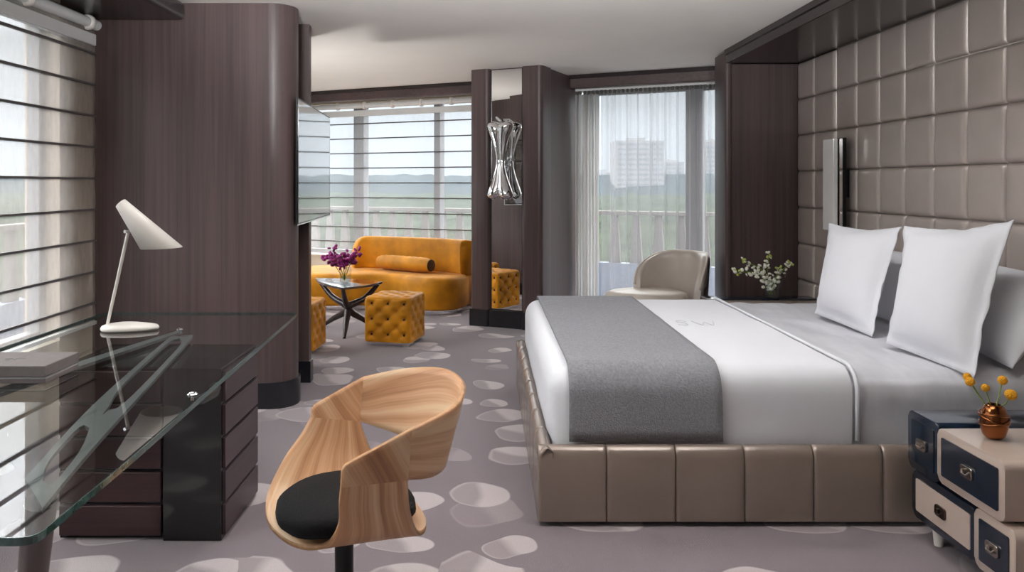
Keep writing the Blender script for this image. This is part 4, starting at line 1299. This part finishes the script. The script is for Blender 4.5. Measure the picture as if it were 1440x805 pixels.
# ------------------------------------------------------------------ sheer curtains at the balcony door
def curtain(name, label, u0, u1, v, z0, z1, folds, amp, mt, cat_='curtain', seed=0):
    bm = B(); n_ = int(folds * 14)
    def f(s, t):
        x = u0 + (u1 - u0) * s
        ph = s * folds * 2 * PI + .9 * noise.noise(Vector((s * 9, seed, 0)))
        a = amp * (.55 + .45 * t) * (1 + .5 * noise.noise(Vector((s * 7, t * 1.5, seed + 2))))
        p = FP(x, v + a * math.sin(ph) + .25 * a * math.sin(2.3 * ph + 1), z0 + (z1 - z0) * t)
        return p
    grid(bm, n_, 14, f)
    return tag(obj(name, bm, mt, smooth='all'), label, cat_)
curtain('sheer_curtain', 'wide translucent grey voile curtain drawn across the balcony door', 1.42, 2.86, .17, .015, 2.33, 11, .030, M['sheer'], seed=1)
curtain('sheer_curtain', 'dense gathered grey voile at the left jamb of the balcony door', 1.15, 1.40, .2, .015, 2.33, 7, .035, M['drape'], seed=5)
tk = thing('curtain_track', 'ceiling curtain track with gliders above the balcony door', 'curtain track')
bm = B(); fbox(bm, 1.14, 2.9, .15, .19, 2.372, 2.40); obj('rail', bm, M['white_paint'], tk)
for k in range(36):
    u = 1.18 + k * .046
    bm = B(); fbox(bm, u, u + .022, .158, .182, 2.335, 2.372, .003); obj('glider', bm, M['track'], tk)

# ------------------------------------------------------------------ balcony and the view
bm = B(); fbox(bm, -5.0, 6.0, -2.0, -.2, -.25, -.05); struct(obj('floor_balcony', bm, M['balcony']))
bm = B(); box(bm, (XL - 2.0, -3.0, -.25), (XL - .2, 10.9, -.06)); struct(obj('floor_balcony_side', bm, M['balcony']))
def railing(label, Mx, L, pitch, ztop=1.06, zb=.42):
    t = thing('balcony_railing', label, 'railing')
    bm = B(); box(bm, (0, -.05, ztop - .05), (L, .05, ztop), .006, M=Mx); obj('top_rail', bm, M['concrete'], t)
    bm = B(); box(bm, (0, -.06, -.05), (L, .06, zb), M=Mx); obj('upstand', bm, M['upstand'], t)
    k = pitch / 2; pr = None
    bm = B()
    for z, w in ():
        pass
    w0, w1 = .075, .035
    pts = [(-w0, zb), (w0, zb), (w1, ztop - .05), (-w1, ztop - .05)]
    R = Matrix(((1, 0, 0, 0), (0, 0, -1, 0), (0, 1, 0, 0), (0, 0, 0, 1)))
    prism(bm, pts, -.03, .03, R); bmesh.ops.recalc_face_normals(bm, faces=bm.faces[:])
    pr = obj('baluster', bm, M['concrete'], t)
    pr.matrix_local = Mx @ Matrix.Translation((k, 0, 0))
    k += pitch
    while k < L:
        c = pr.copy(); C.objects.link(c); c.parent = t; c.matrix_local = Mx @ Matrix.Translation((k, 0, 0)); k += pitch
    return t
railing('pale concrete balcony railing with tapered balusters outside the far windows', FM(-3.6, -1.35, 0), 8.2, .27)
railing('pale concrete balcony railing with tapered balusters outside the left window', Matrix.Translation((XL - 1.5, -1.0, 0)) @ Matrix.Rotation(PI / 2, 4, 'Z'), 11.0, .27)

# woods below and hills beyond
bm = B()
def ground(s, t):
    r = 70 + 520 * t ** 1.6
    a = math.radians(150 - 130 * s)
    x, y = r * math.cos(a), r * math.sin(a)
    n1 = noise.noise(Vector((x * .012, y * .012, 0))); n2 = noise.noise(Vector((x * .06, y * .06, 3))); n3 = noise.noise(Vector((x * .16, y * .16, 9)))
    z = -26 + 18 * t ** .6 + 3.5 * n1 + (3.2 * abs(n2) + 1.3 * n3) * (.5 + t)
    return Vector((x, y, z))
grid(bm, 230, 90, ground)
bmesh.ops.recalc_face_normals(bm, faces=bm.faces[:])
fo = obj('park_trees', bm, M['forest'], smooth='all'); fo['kind'] = 'stuff'; fo['label'] = 'green tree canopy of the park below the balcony'; fo['category'] = 'forest'
bm = B()
def hills(s, t):
    a = math.radians(165 - 150 * s); r = 560 + 420 * t
    z = -22 - 14 * max(0, t - .33) + min(1, t / .33) * (31 + 3.5 * noise.noise(Vector((s * 9, 0, 2))) + 2 * noise.noise(Vector((s * 40, 0, 5))) + 2 * noise.noise(Vector((s * 160, 0, 5))))
    return Vector((r * math.cos(a), r * math.sin(a), z))
grid(bm, 300, 9, hills); bmesh.ops.recalc_face_normals(bm, faces=bm.faces[:])
hl = obj('hills', bm, M['hill'], smooth='all'); struct(hl)
def tower(label, px0, px1, pytop, d, deep=30, z0=-30, step=0):
    x0, x1 = (px0 - 683) / F_PX * d, (px1 - 683) / F_PX * d
    z1 = 1.4 + (258 - pytop) / F_PX * d
    t = thing('office_tower', label, 'building', ((x0 + x1) / 2, d + deep / 2, z0))
    w = (x1 - x0) / 2
    bm = B(); box(bm, (-w, -deep / 2, 0), (w, deep / 2, z1 - z0)); box(bm, (-w * .4, -deep / 4, z1 - z0), (w * .3, deep / 4, z1 - z0 + 3))
    obj('walls', bm, M['tower'], t)
    z = 4
    while z < z1 - z0 - 3:
        bm = B(); box(bm, (-w * .94, -deep / 2 - .15, z), (w * .94, -deep / 2 + .1, z + 1.9)); obj('window_band', bm, M['tower_glass'], t); z += 4.2
tower('broad pale office tower seen hazily through the voile, left of the door mullion', 866, 934, 198, 640)
tower('pale office tower beyond the right leaf of the balcony door', 986, 1040, 200, 700)
tower('low pale building at the left of the far skyline', 833, 864, 243, 760)
tower('grey mid rise block between the two hazy towers', 936, 962, 228, 820)

# summer haze between the balcony and the skyline
T = NT('summer_haze'); T.t.nodes.remove(T.n('ShaderNodeBsdfDiffuse'))
vs_ = T.n('ShaderNodeVolumeScatter', i_Density=HAZE); vs_.inputs['Color'].default_value = (.125, .15, .17, 1)
T.l(vs_.outputs[0], T.out.inputs['Volume'])
bm = B(); box(bm, (-900, 40, -60), (900, 1200, 90)); hz = obj('outside_haze', bm, T.m); hz['kind'] = 'stuff'; hz['label'] = 'pale summer haze over the park and skyline'; hz['category'] = 'haze'

# ------------------------------------------------------------------ light: hazy sky, sun behind cloud, added fill lamps
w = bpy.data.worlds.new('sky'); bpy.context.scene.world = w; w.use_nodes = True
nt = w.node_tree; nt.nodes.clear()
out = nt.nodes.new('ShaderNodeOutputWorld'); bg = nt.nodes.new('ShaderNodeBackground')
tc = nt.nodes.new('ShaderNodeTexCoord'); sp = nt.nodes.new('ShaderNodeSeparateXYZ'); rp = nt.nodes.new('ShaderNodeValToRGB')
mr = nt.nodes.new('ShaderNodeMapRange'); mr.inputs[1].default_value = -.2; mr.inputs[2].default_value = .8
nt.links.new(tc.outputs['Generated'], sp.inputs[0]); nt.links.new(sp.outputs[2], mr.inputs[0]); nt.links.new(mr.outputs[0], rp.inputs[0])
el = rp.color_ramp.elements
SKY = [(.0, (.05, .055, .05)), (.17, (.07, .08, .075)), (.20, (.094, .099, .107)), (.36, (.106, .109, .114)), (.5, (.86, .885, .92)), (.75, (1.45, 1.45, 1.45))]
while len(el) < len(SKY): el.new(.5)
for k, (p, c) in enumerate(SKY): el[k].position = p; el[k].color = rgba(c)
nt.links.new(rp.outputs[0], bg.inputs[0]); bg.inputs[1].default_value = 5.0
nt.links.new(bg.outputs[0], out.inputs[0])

def portal(name, Mx, sx, sy):
    l = bpy.data.lights.new(name, 'AREA'); l.shape = 'RECTANGLE'; l.size = sx; l.size_y = sy
    o = bpy.data.objects.new(name, l); C.objects.link(o); o.matrix_world = Mx
    l.cycles.is_portal = True
    return o
RX = Matrix.Rotation(PI / 2, 4, 'X')
# area lights shine along local -Z
portal('daylight_left', Matrix.Translation((XL - .3, 1.6, 1.46)) @ Matrix.Rotation(-PI / 2, 4, 'Y'), 1.95, 5.85)
portal('daylight_left_lounge', Matrix.Translation((XL - .3, 7.65, 1.46)) @ Matrix.Rotation(-PI / 2, 4, 'Y'), 1.95, 4.4)
portal('daylight_far', FM(-1.2, -.3, 1.45) @ Matrix.Rotation(-PI / 2, 4, 'X'), 3.2, 1.95)
portal('daylight_door', FM(2.1, -.3, 1.2) @ Matrix.Rotation(-PI / 2, 4, 'X'), 2.0, 2.4)

def lamp(name, loc, power, r, col=(1, .93, .85), spot=None, tgt=None):
    l = bpy.data.lights.new(name, 'SPOT' if spot else 'POINT'); l.energy = power; l.shadow_soft_size = r; l.color = col
    o = bpy.data.objects.new(name, l); C.objects.link(o); o.location = loc
    if spot:
        l.spot_size = math.radians(spot); l.spot_blend = 1.0
        dv = Vector(tgt) - Vector(loc); o.rotation_euler = dv.to_track_quat('-Z', 'Y').to_euler()
    return o
lamp('fill_uplight', (-.7, 1.9, 2.03), 500, .15, (.97, .98, 1), 112, (-.7, 4.4, 4.3))  # unseen spots added as fill, bounced off the ceiling
lamp('fill_uplight', (1.0, 1.9, 2.03), 380, .15, (.97, .98, 1), 112, (1.1, 4.4, 4.3))
lamp('fill_uplight', (-2.05, 6.6, .9), 60, .15, (1, .98, .96), 150, (-1.6, 7.0, 2.52))  # added lounge fill, no fixture behind it
lamp('fill_downlight', (1.3, 4.2, 2.46), 30, .12, (.98, .98, 1), 150, (1.3, 4.2, 0))  # fill spots added above the view to brighten bed and floor
lamp('fill_downlight', (-.6, 4.0, 2.46), 40, .12, (.98, .98, 1), 150, (-.6, 4.0, 0))
sc_ = bpy.context.scene
sc_.view_settings.view_transform = 'Standard'; sc_.view_settings.look = 'None'
sc_.view_settings.gamma = 1; sc_.view_settings.exposure = 0.5
sc_.view_settings.use_curve_mapping = False
cy = sc_.cycles
cy.use_denoising = True
cy.max_bounces = 12; cy.diffuse_bounces = 5; cy.glossy_bounces = 5; cy.transparent_max_bounces = 24; cy.transmission_bounces = 6
cy.caustics_reflective = False; cy.caustics_refractive = False
cy.sample_clamp_indirect = 6
